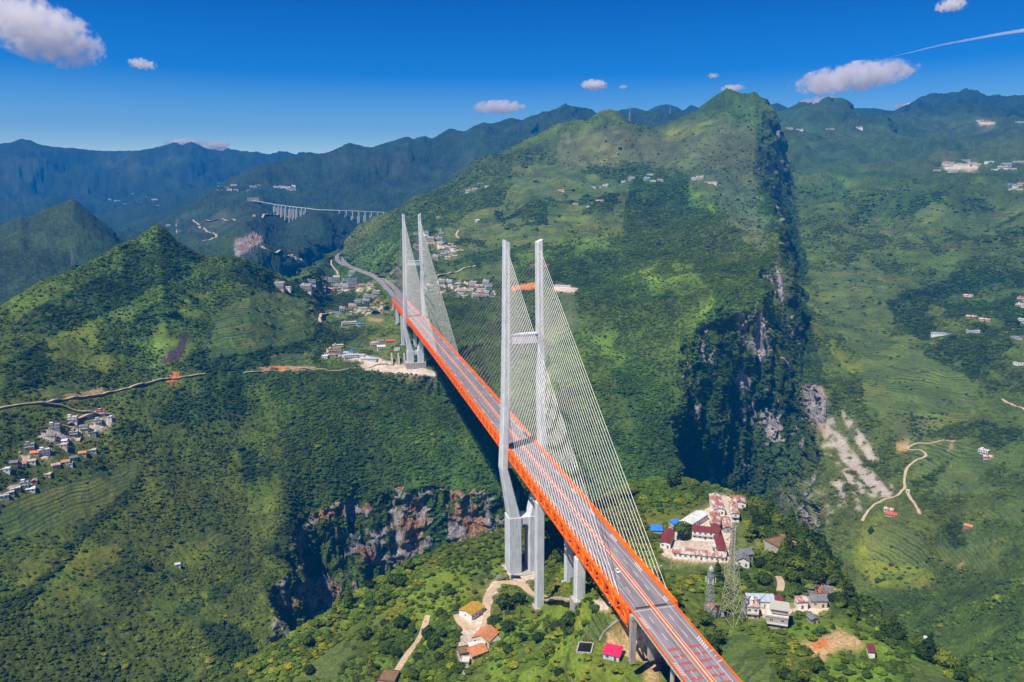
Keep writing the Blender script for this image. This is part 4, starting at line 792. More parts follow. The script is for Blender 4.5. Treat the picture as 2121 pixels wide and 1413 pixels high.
cluster([(891,498,20,3,W_,'flat','pale concrete',12),(910,498,18,3,W_,'flat','grey',12),(890,508,16,1,'brick','gable','rust'),(914,487,14,2,'pink','flat','pale concrete'),(909,478,16,1,G_,'mono','light blue'),(901,537,16,3,W_,'flat','pale concrete',12),(918,529,16,2,W_,'flat','grey'),(926,526,16,2,'pale blue','flat','pale concrete'),(939,514,15,2,'pink','flat','pale concrete'),(953,522,20,1,'brick','gable','rust'),(928,536,14,1,W_,'gable','rust'),(942,534,12,1,'pink','gable','rust'),(862,512,14,2,'cream','flat',O_),(862,488,13,2,'pale blue','flat','grey'),(883,486,14,3,'blue','flat','grey'),(912,509,10,2,W_,'flat','pale concrete'),(919,503,10,1,W_,'mono','blue'),(870,518,24,1,W_,'flat','rust'),(989,459,12,1,W_,'gable','white'),(908,452,12,1,'pink','flat','pale concrete')],'uphill behind far tower','')
cluster([(970,399,20,2,W_,'gable','rust'),(983,394,18,1,'pink','gable','rust'),(995,380,20,1,G_,'flat','grey'),(1008,387,14,1,W_,'flat','white'),(1162,397,22,1,'cream','gable',O_),(1192,426,18,2,'pink','flat','pale concrete'),(1242,418,24,1,'brick','gable','rust'),(1218,429,9,1,W_,'flat','white'),(1229,390,16,1,'cream','flat','white'),(1241,388,20,1,'blue','flat','grey'),(1253,388,20,2,W_,'flat','white'),(1257,384,12,1,W_,'flat','white'),(1308,373,22,3,'blue','flat','white'),(1294,377,24,1,'pale blue','flat','grey'),(1340,373,20,3,'pale blue','flat','blue'),(1346,363,22,1,W_,'flat','white'),(1367,376,22,2,'pink','flat','pale concrete'),(1352,376,18,1,W_,'flat','pale concrete'),(1449,373,24,3,'pink','gable','rust'),(1437,373,16,2,W_,'flat','white'),(1465,379,60,1,'cream','flat','pale concrete',4)],'on the big mountain slope','')
cluster([(1955,695,46,1,W_,'flat','light blue'),(2016,689,24,1,'pale blue','flat','white'),(2011,659,18,1,'brown','gable','rust'),(2039,665,20,1,'pink','gable','rust'),(2005,615,20,1,W_,'gable','rust'),(2114,636,20,2,W_,'flat','pale concrete'),(2116,622,18,2,'pink','flat',O_),(2104,703,22,1,G_,'flat','grey'),(2116,668,16,2,'pale blue','flat','white'),(2110,757,20,1,W_,'flat','pale concrete'),(2035,942,14,2,W_,'flat','pale concrete'),(2047,952,13,1,'pink','gable','rust'),(1845,1071,15,1,'pink','gable','red'),(1840,1061,13,1,'cream','gable','rust'),(1880,1021,5,1,W_,'flat','white',4),(2004,1096,10,1,'brick','gable',O_,7),(1920,1330,7,1,W_,'flat','white',5)],'in right valley','')
cluster([(1967,340,36,2,'cream','flat','pale concrete',16),(1969,347,40,2,W_,'flat','white',16),(1998,343,34,2,W_,'flat','pale concrete',14),(2000,335,34,2,'pink','flat','rust',14),(2014,341,34,2,W_,'flat','pale concrete',14),(2023,343,30,2,'cream','flat','white',14),(1973,357,30,2,W_,'flat','pale concrete',12),(1941,354,24,1,'cream','flat','white',12),(2049,336,30,1,W_,'flat','white',12),(2077,349,34,3,W_,'flat','light blue',14),(2085,343,34,3,'blue','flat','grey',14),(2096,352,30,2,W_,'flat','magenta',12),(2062,353,28,1,W_,'flat','white',12),(2108,338,34,2,'pink','flat','pale concrete',12),(2117,338,30,2,'pale blue','flat','grey',12),(2109,388,34,2,W_,'flat','grey',14),(2104,393,40,1,'cream','flat','white',14),(2091,383,26,1,'blue','flat','blue',12),(2117,383,30,2,'pink','flat','red',12)],'in distant right village','')
cluster([(2029,252,40,2,W_,'flat','pale concrete',16),(2112,255,44,2,W_,'flat','white',16),(1634,268,44,2,'cream','flat',O_,16),(1655,270,40,2,W_,'flat','grey',16),(1777,266,50,2,W_,'flat','white',16),(1719,268,44,1,'pink','flat','pale concrete',16)],'on the skyline slopes at right','')
rr_=random.Random(5)
def scat(n,x0,x1,y0,y1,where,sz=(22,34)):
    L=[]
    for i in range(n): L.append((rr_.uniform(x0,x1),rr_.uniform(y0,y1),rr_.uniform(*sz),rr_.choice([1,2,2,3]),rr_.choice([W_,W_,'cream','pink','pale blue']),'flat',rr_.choice(['pale concrete','white','rust','grey']),14))
    cluster(L,where,'',1.,False)
scat(9,448,490,380,396,'in upper left far hamlet');scat(6,516,538,384,397,'in middle far hamlet');scat(10,566,608,385,400,'in hamlet above far viaduct');scat(9,205,328,402,428,'on the hazy left mountain',(28,44));scat(6,335,372,450,480,'behind the pyramid peak',(18,26));scat(5,595,625,530,545,'in blue valley hamlet',(18,26))
label_houses()
# pond, tarp slope
A=[onz(x,y,-44.) for x,y in((1194,1352),(1224,1354),(1229,1333),(1200,1331))]
c0=sum(A)/4;e=empty('pond',tuple(c0),0,'square black lined pond beside the magenta roofed shed','pond')
b=MB();l=[tuple(a-c0) for a in A];b.poly([(x,y,.25) for x,y,z in l]);g=NB('dark water');g.b.inputs['Base Color'].default_value=(.012,.016,.014,1);g.b.inputs['Roughness'].default_value=.08;g.b.inputs['Specular IOR Level'].default_value=.5;b.build('water',g.m,e)
b=MB()
for i in range(4): b.beam((l[i][0],l[i][1],.1),(l[(i+1)%4][0],l[(i+1)%4][1],.1),.7,1.)
b.build('rim',MAT['conc'],e);EXCL.append((c0[0],c0[1],9))
# ------------------------------------------------------------------ dirt roads
def drape(px,width,name,label=None,mat='dirtroad',step=5,off=.2):
    P=[hit(x,y) for x,y in px];P=[p for p in P if p is not None];S=spline(P,step);b=MB()
    pts=[]
    for i,p in enumerate(S):
        t=S[min(i+1,len(S)-1)]-S[max(i-1,0)];t=t[:2]/(np.hypot(*t[:2])+1e-9);nrm=np.array([-t[1],t[0]])
        w=width/2*(1+.15*math.sin(i*.7));q=[]
        l_=p[:2]+nrm*w;r_=p[:2]-nrm*w;z=max(gz(*p[:2]),gz(*l_),gz(*r_))+off
        pts.append([(l_[0],l_[1],z-1.2),(l_[0],l_[1],z),(r_[0],r_[1],z),(r_[0],r_[1],z-1.2)]);EXCL.append((p[0],p[1],width/2+1.6))
    b.loft(pts);o=b.build(name,MAT[mat]);o['kind']='structure';return o
MAT['dirtroad']=plain('pale dirt road',(.44,.33,.22),.95,.2,.25)
for w,pts in ((3.5,[(-20,850),(30,841),(80,835),(130,829),(200,819),(280,800),(350,785),(425,775)]),(3.5,[(505,773),(560,769),(600,766),(660,764),(720,765),(762,762),(800,754),(850,751)]),
    (4.5,[(80,836),(110,839),(140,846),(170,854),(195,857),(215,862)]),(4,[(195,858),(175,864),(155,873),(140,880)]),(4.5,[(130,882),(155,890),(165,898),(162,915)]),
    (6,[(1182,1258),(1160,1252),(1125,1240),(1100,1229),(1085,1215),(1065,1208),(1045,1208),(1025,1218),(1012,1235),(1008,1255),(1008,1275),(1003,1300),(995,1325)]),
    (4,[(886,1275),(881,1292),(872,1315),(858,1338),(843,1358),(830,1378),(818,1400),(814,1420)]),(6,[(947,1274),(955,1288),(968,1300),(985,1297)]),
    (3.6,[(1978,914),(1930,918),(1895,920),(1880,931),(1905,932),(1918,944),(1895,955),(1879,970),(1873,995),(1873,1013),(1850,1030),(1820,1041),(1800,1056),(1786,1080)]),
    (5,[(2076,828),(2088,836),(2105,842),(2125,850)]),(6,[(985,550),(960,557),(935,565),(905,573)]),(5,[(664,668),(662,660),(672,652),(684,649)]),(5,[(950,478),(945,487),(952,495)]),
    (5,[(688,538),(686,548),(692,556),(698,563),(700,570)]),(9,[(541,510),(552,517),(575,523),(605,528)]),(9,[(525,449),(550,446),(575,445),(598,448)]),(9,[(400,456),(430,458),(462,456),(490,457)]),(9,[(412,468),(428,480),(448,488),(440,494),(420,500)]),(4,[(1612,1195),(1618,1210),(1615,1225)]),(4,[(1880,1022),(1895,1045),(1905,1065)])):
    drape(pts,w,'dirt_road')
# ------------------------------------------------------------------ far highway
def ribbon(S,w,name,z=0.,th=1.0,mat='asphalt',parent=None,x=0.):
    b=MB();pts=[]
    for i,p in enumerate(S):
        t=S[min(i+1,len(S)-1)]-S[max(i-1,0)];t=t[:2]/(np.hypot(*t[:2])+1e-9);n_=np.array([-t[1],t[0]]);c_=p[:2]+n_*x
        l_=c_+n_*w/2;r_=c_-n_*w/2;pts.append([(l_[0],l_[1],p[2]+z-th),(l_[0],l_[1],p[2]+z),(r_[0],r_[1],p[2]+z),(r_[0],r_[1],p[2]+z-th)])
    b.loft(pts);return b.build(name,MAT[mat],parent)
MAT['bluegreen']=plain('teal noise barrier',(.05,.30,.28),.6,.1,1)
for S,lb in((HWLs,'outer dark carriageway of the highway bending away behind the far tower'),(HWRs,'inner pale carriageway of the highway bending away behind the far tower')):
    S=[s_+np.array([0,0,0.]) for s_ in S]
    r=ribbon(S,11.5,'highway',0,1.4);r['kind']='structure'
    for p in S: EXCL.append((p[0],p[1],9))
    for x in(-4.9,0,4.9):
        ribbon(S,.35,'lane_line',.02,.01,'paint',r,x)
    for x in(-5.9,5.9): ribbon(S,.35,'parapet',1.0,1.0,'conc',r,x)
r=D.objects['highway']
b=MB()
for p in HWLs[::3][2:]:
    if p[1]>1600: b.tube((p[0],p[1],p[2]-14),(p[0],p[1],p[2]-1),1.1,1.1,8)
b.build('viaduct_column',MAT['conc'],r)
ribbon([s_ for s_ in HWLs if s_[1]<1120],.3,'noise_barrier',3.,3.,'bluegreen',r,6.2)
# ------------------------------------------------------------------ far viaduct
fv=empty('viaduct',(0,0,0),0,'long grey highway viaduct on tall thin piers far behind the left tower','viaduct')
def VR(px): return float(np.interp(px,[520,600,700,830],[3720,3690,3640,3660]))
dl=[(524,415),(545,418.5),(565,422),(600,427),(640,431.5),(662,434),(700,435),(760,437.5),(800,439.5),(830,441)]
Sd=spline([onr(x,y,VR(x)) for x,y in dl],25)
MAT['palec']=plain('pale viaduct concrete',(.72,.70,.68),.8,.1,.1)
ribbon(Sd,13,'deck',0,2.6,'palec',fv)
for x,y0,y1 in((566,423,436),(573,424,444),(580,425,447),(588,426,449),(597,428,456),(604,428,449),(611,429,446),(621,430,441),(629,431,439),(700,436,441),(714,437,445),(727,437,449),(740,438,457),(753,438,458),(766,439,452),(779,440,448),(791,440,445)):
    for q,(dx,dr) in enumerate(((0,0),(3.0,30))):
        P_=onr(x+dx,y0,VR(x)+dr);zb=min(onr(x+dx,y1,VR(x))[2],gz(*P_[:2]))-4
        b=MB();b.box(P_[0]-2,P_[0]+2,P_[1]-2,P_[1]+2,zb,P_[2]-1);b.build('pier',MAT['palec'],fv)
b=MB();P_=onr(524,415,3730);b.box(P_[0]-25,P_[0]+25,P_[1]+5,P_[1]+20,P_[2]-6,P_[2]+12);b.build('tunnel_portal',MAT['conc'],fv)
# ------------------------------------------------------------------ lattice structures
def lattice(name,P,hh,wb,wt,lab,cat,seg=9,arms=True,mat='steel',th=.16,rz=.4,mast=0,group=None):
    e=empty(name,tuple(P),rz,lab,cat,group)
    def W(z): 
        t=z/hh; return wb+(wt-wb)*min(1,t/.8) if arms else wb+(wt-wb)*t
    for i,(sx,sy) in enumerate(((-1,-1),(1,-1),(1,1),(-1,1))):
        b=MB();zs=[hh*k/seg for k in range(seg+1)];zs[0]=-3
        for a,c in zip(zs[:-1],zs[1:]): b.beam((sx*W(max(a,0))/2,sy*W(max(a,0))/2,a),(sx*W(c)/2,sy*W(c)/2,c),th*1.5,th*1.5)
        b.build('leg',MAT[mat],e)
    b=MB();c4=[(-1,-1),(1,-1),(1,1),(-1,1)];z=0;k=0;zs=[0]
    while z<hh*.99: z=min(hh,z+max(W(z)*.85,1.6));zs.append(z)
    for a,c in zip(zs[:-1],zs[1:]):
        for i in range(4):
            p,q=c4[i],c4[(i+1)%4]
            b.beam((p[0]*W(a)/2,p[1]*W(a)/2,a),(q[0]*W(c)/2,q[1]*W(c)/2,c),th,th);b.beam((q[0]*W(a)/2,q[1]*W(a)/2,a),(p[0]*W(c)/2,p[1]*W(c)/2,c),th,th)
            b.beam((p[0]*W(c)/2,p[1]*W(c)/2,c),(q[0]*W(c)/2,q[1]*W(c)/2,c),th,th)
    b.build('bracing',MAT[mat],e)
    if arms:
        for z in(hh*.80,hh*.90,hh*.985):
            b=MB();L=hh*.15
            for s in(-1,1): b.beam((0,0,z),(s*L,0,z-.2),th*1.4,th*1.4);b.beam((0,0,z+hh*.05),(s*L,0,z),th,th);b.beam((s*L*.5,0,z),(s*L*.5,0,z+hh*.025),th,th);b.tube((s*L,0,z-.2),(s*L,0,z-2.2),.12,.12,5)
            b.build('crossarm',MAT[mat],e)
    EXCL.append((P[0],P[1],wb*.5+.8));return e
MAT['oldsteel']=plain('weathered lattice steel',(.40,.39,.32),.6,.2,.8,.1,.3)
P=hit(1513,1291);lattice('lattice_pylon',P,60,10.5,2.2,'tall weathered lattice pylon rising from the grass right of the bridge end','pylon',10,True,'oldsteel',.15,.5)
P=hit(1469,1277);P=P+np.array([0,0,0])
e=lattice('telecom_mast',P,30,4.6,1.6,'slim grey telecom mast with antennas left of the big lattice pylon','telecom mast',8,False,'steel',.13,.2)
for z,r_ in((21.5,2.4),(25.5,2.2)):
    b=MB()
    for i in range(12):
        a,c=2*math.pi*i/12,2*math.pi*(i+1)/12;b.beam((r_*math.cos(a),r_*math.sin(a),z),(r_*math.cos(c),r_*math.sin(c),z),.12,.12);b.beam((r_*math.cos(a),r_*math.sin(a),z+1),(r_*math.cos(c),r_*math.sin(c),z+1),.08,.08);b.beam((0,0,z),(r_*math.cos(a),r_*math.sin(a),z),.1,.1)
    b.build('platform',MAT['steel'],e)
for i in range(6):
    a=i*math.pi/3+.3;b=MB();b.box(2.6*math.cos(a)-.18,2.6*math.cos(a)+.18,2.6*math.sin(a)-.18,2.6*math.sin(a)+.18,21,24.2);b.build('antenna_panel',MAT['w_white'],e)
b=MB();b.loft([[(s*math.cos(t),s*math.sin(t),z) for t in [k*math.pi/4 for k in range(8)]] for s,z in((.9,27.2),(1.7,28.4),(1.5,29.6),(.3,31.3))]);b.build('dish_cluster',MAT['steel'],e)
b=MB();b.tube((0,0,30.8),(0,0,38),.09,.04,5);b.build('lightning_rod',MAT['steel'],e)
for (x,y,hh,lb) in((151,552,52,'lone lattice pylon in front of the dark hill at far left'),(646,541,48,'lattice pylon above the highway bend'),(1304,252,56,'left lattice pylon on the mountain saddle'),(1388,236,56,'right lattice pylon on the mountain saddle, beneath the high peak')):
    P=hit(x,y); 
    if P is not None: lattice('power_pylon',P,hh,8,2,lb,'pylon',6,True,'steel',.45,.3,group='small distant pylons')
# street lamps at the bridge end
for s,lb in((-1,'double-armed lamp post at the left railing near the bridge end'),(1,'double-armed lamp post at the right railing near the bridge end')):
    e=empty('street_lamp',(s*11.9,-236,zr(-236)),0,lb,'street lamp','lamp posts at the bridge end')
    b=MB();b.tube((0,0,0),(0,0,10.5),.14,.09,8);b.build('pole',MAT['steel'],e)
    for q in(-1,1):
        b=MB();b.tube((0,0,10.3),(q*1.9,0,10.9),.06,.05,6);b.build('arm',MAT['steel'],e)
        b=MB();b.loft([[(q*1.6,-.18,10.82),(q*1.6,.18,10.82),(q*1.6,.18,10.95),(q*1.6,-.18,10.95)],[(q*2.7,-.12,11.0),(q*2.7,.12,11.0),(q*2.7,.12,11.1),(q*2.7,-.12,11.1)]]);b.build('lamp_head',MAT['w_white'],e)
# ------------------------------------------------------------------ vehicles
MAT['carwhite']=plain('white car paint',(.82,.82,.80),.25,.03,1,0,.5);MAT['cardark']=plain('dark car paint',(.02,.025,.04),.25,.05,1,0,.5);MAT['carsilver']=plain('silver car paint',(.45,.46,.48),.3,.03,1,.4,.5)
MAT['tyre']=plain('tyre rubber',(.02,.02,.02),.9,.1,3);MAT['carblue']=plain('truck blue paint',(.03,.06,.28),.4,.1,1);MAT['lampred']=plain('red lamp lens',(.5,.01,.01),.2,.05,3)
def car(x,y,z,rz,mat,lab,group=None,name='car',cat='car'):
    e=empty(name,(x,y,z),rz,lab,cat,group)
    def sec(y_,w,zb,zt): return [(-w/2,y_,zb),(w/2,y_,zb),(w/2,y_,zt*.85+zb*.15),(w/2-.12,y_,zt),(-w/2+.12,y_,zt),(-w/2,y_,zt*.85+zb*.15)]
    b=MB();b.loft([sec(-2.3,1.5,.38,.72),sec(-2.2,1.72,.3,.86),(sec(-1.5,1.82,.26,.96)),sec(0,1.84,.26,1.0),sec(1.4,1.82,.26,.95),sec(2.15,1.7,.3,.76),sec(2.3,1.45,.4,.62)]);b.build('body',MAT[mat],e)
    b=MB();b.loft([[(-.82,-1.75,.95),(.82,-1.75,.95),(.82,1.15,.95),(-.82,1.15,.95)],[(-.62,-1.15,1.46),(.62,-1.15,1.46),(.62,.35,1.46),(-.62,.35,1.46)]]);b.build('windows',MAT['glass'],e).name='glasshouse'
    b=MB();b.box(-.64,.64,-1.15,.36,1.455,1.50);b.build('roof',MAT[mat],e)
    for sx in(-1,1):
        for yy in(-1.4,1.4):
            b=MB();b.tube((sx*.72,yy,.33),(sx*.94,yy,.33),.33,.33,12);b.build('wheel',MAT['tyre'],e)
        b=MB();b.box(sx*.62-.2,sx*.62+.2,2.16,2.28,.58,.72);b.build('headlight',MAT['w_white'],e);b=MB();b.box(sx*.6-.2,sx*.6+.2,-2.33,-2.2,.62,.76);b.build('tail_light',MAT['lampred'],e)
    return e
car(-3.5,-217,zr(-217)+.02,math.pi,'carwhite','white car alone on the near part of the bridge')
gq='vehicles queued on the right shoulder beyond the near tower'
for i,(y,m,lb) in enumerate(((78,'carwhite','farthest white car of the queue behind the near tower'),(70,'carwhite','white car second farthest in the queue behind the near tower'),(55,'carwhite','white car in the middle of the queue behind the near tower'),(42,'carwhite','white car fourth in the queue behind the near tower'),(33,'cardark','dark car following the fourth white car of the queue'),(27,'cardark','dark car next to the last white car of the queue'),(20,'carwhite','white car nearest the shadow band in the queue'))):
    car(10.1,y,zr(y)+.02,0,m,lb,gq)
def lorry(x,y,z,rz,mc,mb_,lab,L=8.):
    e=empty('truck',(x,y,z),rz,lab,'truck')
    b=MB();b.loft([[(-1.2,L/2-2.1,.5),(1.2,L/2-2.1,.5),(1.2,L/2-2.1,2.7),(-1.2,L/2-2.1,2.7)],[(-1.2,L/2-.5,.5),(1.2,L/2-.5,.5),(1.15,L/2-.5,2.6),(-1.15,L/2-.5,2.6)],[(-1.15,L/2,.5),(1.15,L/2,.5),(1.1,L/2-.05,1.6),(-1.1,L/2-.05,1.6)]]);b.build('cab',MAT[mc],e)
    b=MB();b.box(-1.0,1.0,L/2-.52,L/2-.2,1.65,2.35);b.build('windscreen',MAT['glass'],e)
    b=MB();b.box(-1.25,1.25,-L/2,L/2-2.3,.9,3.2 if mb_=='carwhite' else 2.0);b.build('cargo_box',MAT[mb_],e)
    for sx in(-1,1):
        for yy in(-L/2+1,-L/2+2.2,L/2-1.2): b=MB();b.tube((sx*.85,yy,.5),(sx*1.2,yy,.5),.5,.5,12);b.build('wheel',MAT['tyre'],e)
    return e
P=onz(850,641,0);P=onz(850,641,zr(P[1])+1);lorry(6.3,P[1],zr(P[1]),0,'carwhite','carwhite','white box truck on the bridge beyond the far tower')
P=onz(854,646,0);P=onz(854,646,zr(P[1])+1);car(6.8,P[1],zr(P[1])+.02,0,'carwhite','white car following the truck near the far tower')
P=hit(1068,1198);lorry(P[0],P[1],P[2]+.1,1.2,'carblue','tyre','dark blue truck parked on the pale ground at the near tower foot');EXCL.append((P[0],P[1],6))
for i,(S,k) in enumerate(((HWLs,.55),(HWLs,.72),(HWRs,.5))):
    p=S[int(len(S)*k)];q=S[int(len(S)*k)+1];car(p[0],p[1],p[2]+.05,math.atan2(q[1]-p[1],q[0]-p[0])-math.pi/2,'carwhite',['white car on the outer carriageway before the highway bend','white car at the apex of the outer highway bend','white car on the inner highway carriageway'][i])
# inspection signs and cones on the right shoulder of the approach
for y,lb,w in((-299,'white and red sign board leaning at the right railing of the approach',1.6),(-307,'low white barrier board on the right shoulder of the approach',2.2),(-303,'small pale box on the right shoulder of the approach',.9)):
    e=empty('sign_board',(10.2,y,zr(y)),.2,lb,'sign');b=MB();b.box(-w/2,w/2,-.12,.12,.2,1.2);b.build('board',MAT['w_white'],e);b=MB();b.box(-w/2+.1,-w/2+.2,-.3,.3,0,.22);b.box(w/2-.2,w/2-.1,-.3,.3,0,.22);b.build('foot',MAT['steel'],e)
# concrete drain and utility poles on the near hill
MAT['polec']=plain('pole concrete',(.5,.48,.45),.8,.1,1)
for x,y,lb in((1436,1083,'utility pole between the yellow terraces and the compound'),(1500,1202,'utility pole on the slope right of the bridge, below the compound'),(1390,1178,'utility pole in the maize field beside the bridge'),(1052,1265,'utility pole in the dark tree clump inside the road loop'),(1044,1290,'utility pole beside the yellow roofed farm'),(740,722,'utility pole behind the works buildings'),(805,730,'utility pole in front of the far tower foot')):
    P=hit(x,y);e=empty('utility_pole',tuple(P),.3,lb,'pole');b=MB();b.tube((0,0,-2),(0,0,9.5),.2,.13,8);b.build('shaft',MAT['polec'],e);b=MB();b.beam((-1,0,8.7),(1,0,8.7),.14,.14);b.build('crossarm',MAT['polec'],e)
e=empty('drain_channel',tuple(hit(1262,1305)),0,'grey concrete drain running down from the bridge end to the field','drain');o0=Vector(e.location)
b=MB();S=spline([hit(x,y)+np.array([0,0,.5]) for x,y in((1242,1328),(1250,1312),(1262,1300),(1275,1290),(1288,1282))],3)
for a,c in zip(S[:-1],S[1:]): b.beam(Vector(a)-o0,Vector(c)-o0,1.1,.8);EXCL.append((a[0],a[1],2))
b.build('channel',MAT['conc'],e)
# retaining buttresses left of the far tower
for i,x in enumerate((812,826,838)):
    P=hit(x,752);e=empty('retaining_buttress',tuple(P),0,['left','middle','right'][i]+' grey concrete buttress of the retaining wall beside the far tower foot','buttress','buttresses beside the far tower');b=MB()
    b.loft([[(-1.5,-7,-3),(1.5,-7,-3),(1.5,-6.5,.5),(-1.5,-6.5,.5)],[(-1.5,6,-3),(1.5,6,-3),(1.5,6,17),(-1.5,6,17)]]);b.build('wall',MAT['conc'],e)
# ------------------------------------------------------------------ lone wall of the tomb
# ------------------------------------------------------------------ trees
from mathutils.kdtree import KDTree
def leafmat(name,tint):
    g=NB(name);p=g.co();oi=g.n('ObjectInfo').outputs['Random'];at=g.n('Attribute',attribute_name='tint',attribute_type='INSTANCER').outputs['Color'] if tint else None
    base=at if tint else g.ramp(oi,[(0,(.036,.066,.016)),(.4,(.052,.092,.018)),(.8,(.078,.118,.022)),(1,(.125,.155,.022))])
    v=g.ramp(g.noise(1.4,p,2,.6),[(.32,(.72,.74,.7)),(.7,(1.4,1.38,1.25))]);c=g.mix(1.,base,v,'MULTIPLY')
    r2=g.math('ADD',g.math('MULTIPLY',oi,.5),.75);c=g.mix(1.,c,g.n('CombineColor',i_0=r2,i_1=r2,i_2=r2).outputs[0],'MULTIPLY')
    g.base(c);g.b.inputs['Roughness'].default_value=.75;g.b.inputs['Specular IOR Level'].default_value=.12
    tr=g.n('BsdfTranslucent');g.t.links.new(g.mix(1.,c,(1.25,1.2,.6,1),'MULTIPLY'),tr.inputs[0]);ms=g.n('MixShader');ms.inputs[0].default_value=.35;g.t.links.new(g.b.outputs[0],ms.inputs[1]);g.t.links.new(tr.outputs[0],ms.inputs[2]);g.t.links.new(ms.outputs[0],g.t.nodes['Material Output'].inputs['Surface'])
    return g.m
MAT['leaf']=leafmat('foliage',False);MAT['leafi']=leafmat('foliage in the mass',True)
MAT['bark']=plain('bark',(.09,.065,.045),.95,.3,3)
def crown(seed,R_,Hh,nl,nf,fs,conical=False,mat='leaf'):
    """leaf clumps spread over several lobes; origin at the foot of the trunk"""
    r=random.Random(seed);lobes=[]
    if conical:
        for k in range(nl): t=k/(nl-1);lobes.append((r.uniform(-.12,.12)*R_,r.uniform(-.12,.12)*R_,Hh*(.22+.7*t),R_*(1-.8*t)*.95,Hh*.16))
    else:
        lobes.append((0,0,Hh*.60,R_*.72,Hh*.30))
        for k in range(nl):
            a=2*math.pi*(k+r.random()*.6)/nl;q=R_*r.uniform(.42,.62);lobes.append((q*math.cos(a),q*math.sin(a),Hh*r.uniform(.42,.70),R_*r.uniform(.34,.50),Hh*r.uniform(.16,.24)))
        lobes.append((r.uniform(-.2,.2)*R_,r.uniform(-.2,.2)*R_,Hh*.80,R_*.42,Hh*.18))
    b=MB()
    for (x,y,z,a,h) in lobes:   # dense inside of each lobe
        k=7;secs=[]
        for t in(-.8,-.3,.3,.8):
            rr=math.sqrt(max(0,1-t*t));secs.append([(x+a*.78*rr*math.cos(2*math.pi*i/k)*r.uniform(.8,1.15),y+a*.78*rr*math.sin(2*math.pi*i/k)*r.uniform(.8,1.15),z+h*.8*t) for i in range(k)])
        b.loft(secs)
        n=max(8,int(nf*(a*a)/sum(l[3]**2 for l in lobes)))
        for i in range(n):
            u=r.uniform(-.85,1);t=r.uniform(0,2*math.pi);q=math.sqrt(1-u*u);f=r.uniform(.86,1.18);d=Vector((q*math.cos(t),q*math.sin(t),u))
            c=Vector((x+a*d.x*f,y+a*d.y*f,z+h*d.z*f));nn=(d+Vector((r.uniform(-.8,.8),r.uniform(-.8,.8),r.uniform(-.3,.9)))).normalized()
            e1=nn.cross(Vector((0,0,1)) if abs(nn.z)<.9 else Vector((1,0,0))).normalized();e2=nn.cross(e1);s=fs*r.uniform(.6,1.3);g_=r.uniform(0,3.1);f1=e1*math.cos(g_)+e2*math.sin(g_);f2=nn.cross(f1)
            b.poly([c-f1*s*.5,c-f2*s*.35+nn*s*.12,c+f1*s*.55,c+f2*s*.4-nn*s*.08])
    me=D.meshes.new('crown');me.from_pydata(b.v,[],b.f);me.materials.append(MAT[mat]);return me
def trunk(seed,R_,Hh):
    r=random.Random(seed);b=MB();b.tube((0,0,-1.2),(0,0,Hh*.45),R_*.09,R_*.055,7)
    for k in range(4): a=2*math.pi*k/4+r.random();b.tube((0,0,Hh*r.uniform(.28,.42)),(R_*.5*math.cos(a),R_*.5*math.sin(a),Hh*r.uniform(.5,.62)),R_*.045,R_*.02,5)
    me=D.meshes.new('trunk');me.from_pydata(b.v,[],b.f);me.materials.append(MAT['bark']);return me
NEARP=[(crown(s,1,R,7,330,.30),trunk(s,1,R)) for s,R in((1,1.65),(2,1.85),(3,1.5))]+[(crown(4,1,3.3,7,300,.30,True),trunk(4,1,3.3))]
# density of woody plants by ground cover (plants per square metre, mean crown radius)
DEN={'forest':(.125,1.55),'dforest':(.100,1.8),'scrub':(.080,1.25),'field':(.0024,1.5),'grass':(.050,1.05),'lime':(.013,1.3),'dry':(.020,1.4),'rock':(.003,1.6),'scree':(.0006,1.4),'tan':(.0004,1.3),'dirt':(.0002,1.2),'burnt':(.001,1.3),'orange':(.0005,1.2),'concrete':(0,1),'far':(0,2),'mid':(.02,1.8),'farlt':(0,2)}
dn=np.array([DEN[k][0] for k in KN])[cls]; rad=np.array([DEN[k][1] for k in KN])[cls]
fx=fbm(X,Y,45,4,601);dn=dn*np.clip(1+1.3*fx,.12,2.2)*np.where(rockw>.4,.2,1)*(1-.5*sstep(.45,.7,ST))
rv=(PX>1650)&(lin>iF1)&(cls!=KI['dforest']);dn=np.where(rv,dn*np.clip(3.2*fbm(X,Y,70,4,621)+.45,.06,3.),dn);rad=np.where(rv,rad*1.25,rad)
gx=np.gradient(X,axis=0);gy=np.gradient(Y,axis=0);hx_=np.gradient(X,axis=1);hy_=np.gradient(Y,axis=1);area=np.abs(gx*hy_-gy*hx_)
n3_=area/np.maximum(NRM[...,2],.25); area=n3_
fade=1-sstep(2300,3250,R)
vis=PYY<=np.minimum.accumulate(np.where(lin>=0,PYY,9e9),axis=0)+26
inview=(PX>-60)&(PX<2190)&(PYY<1480)
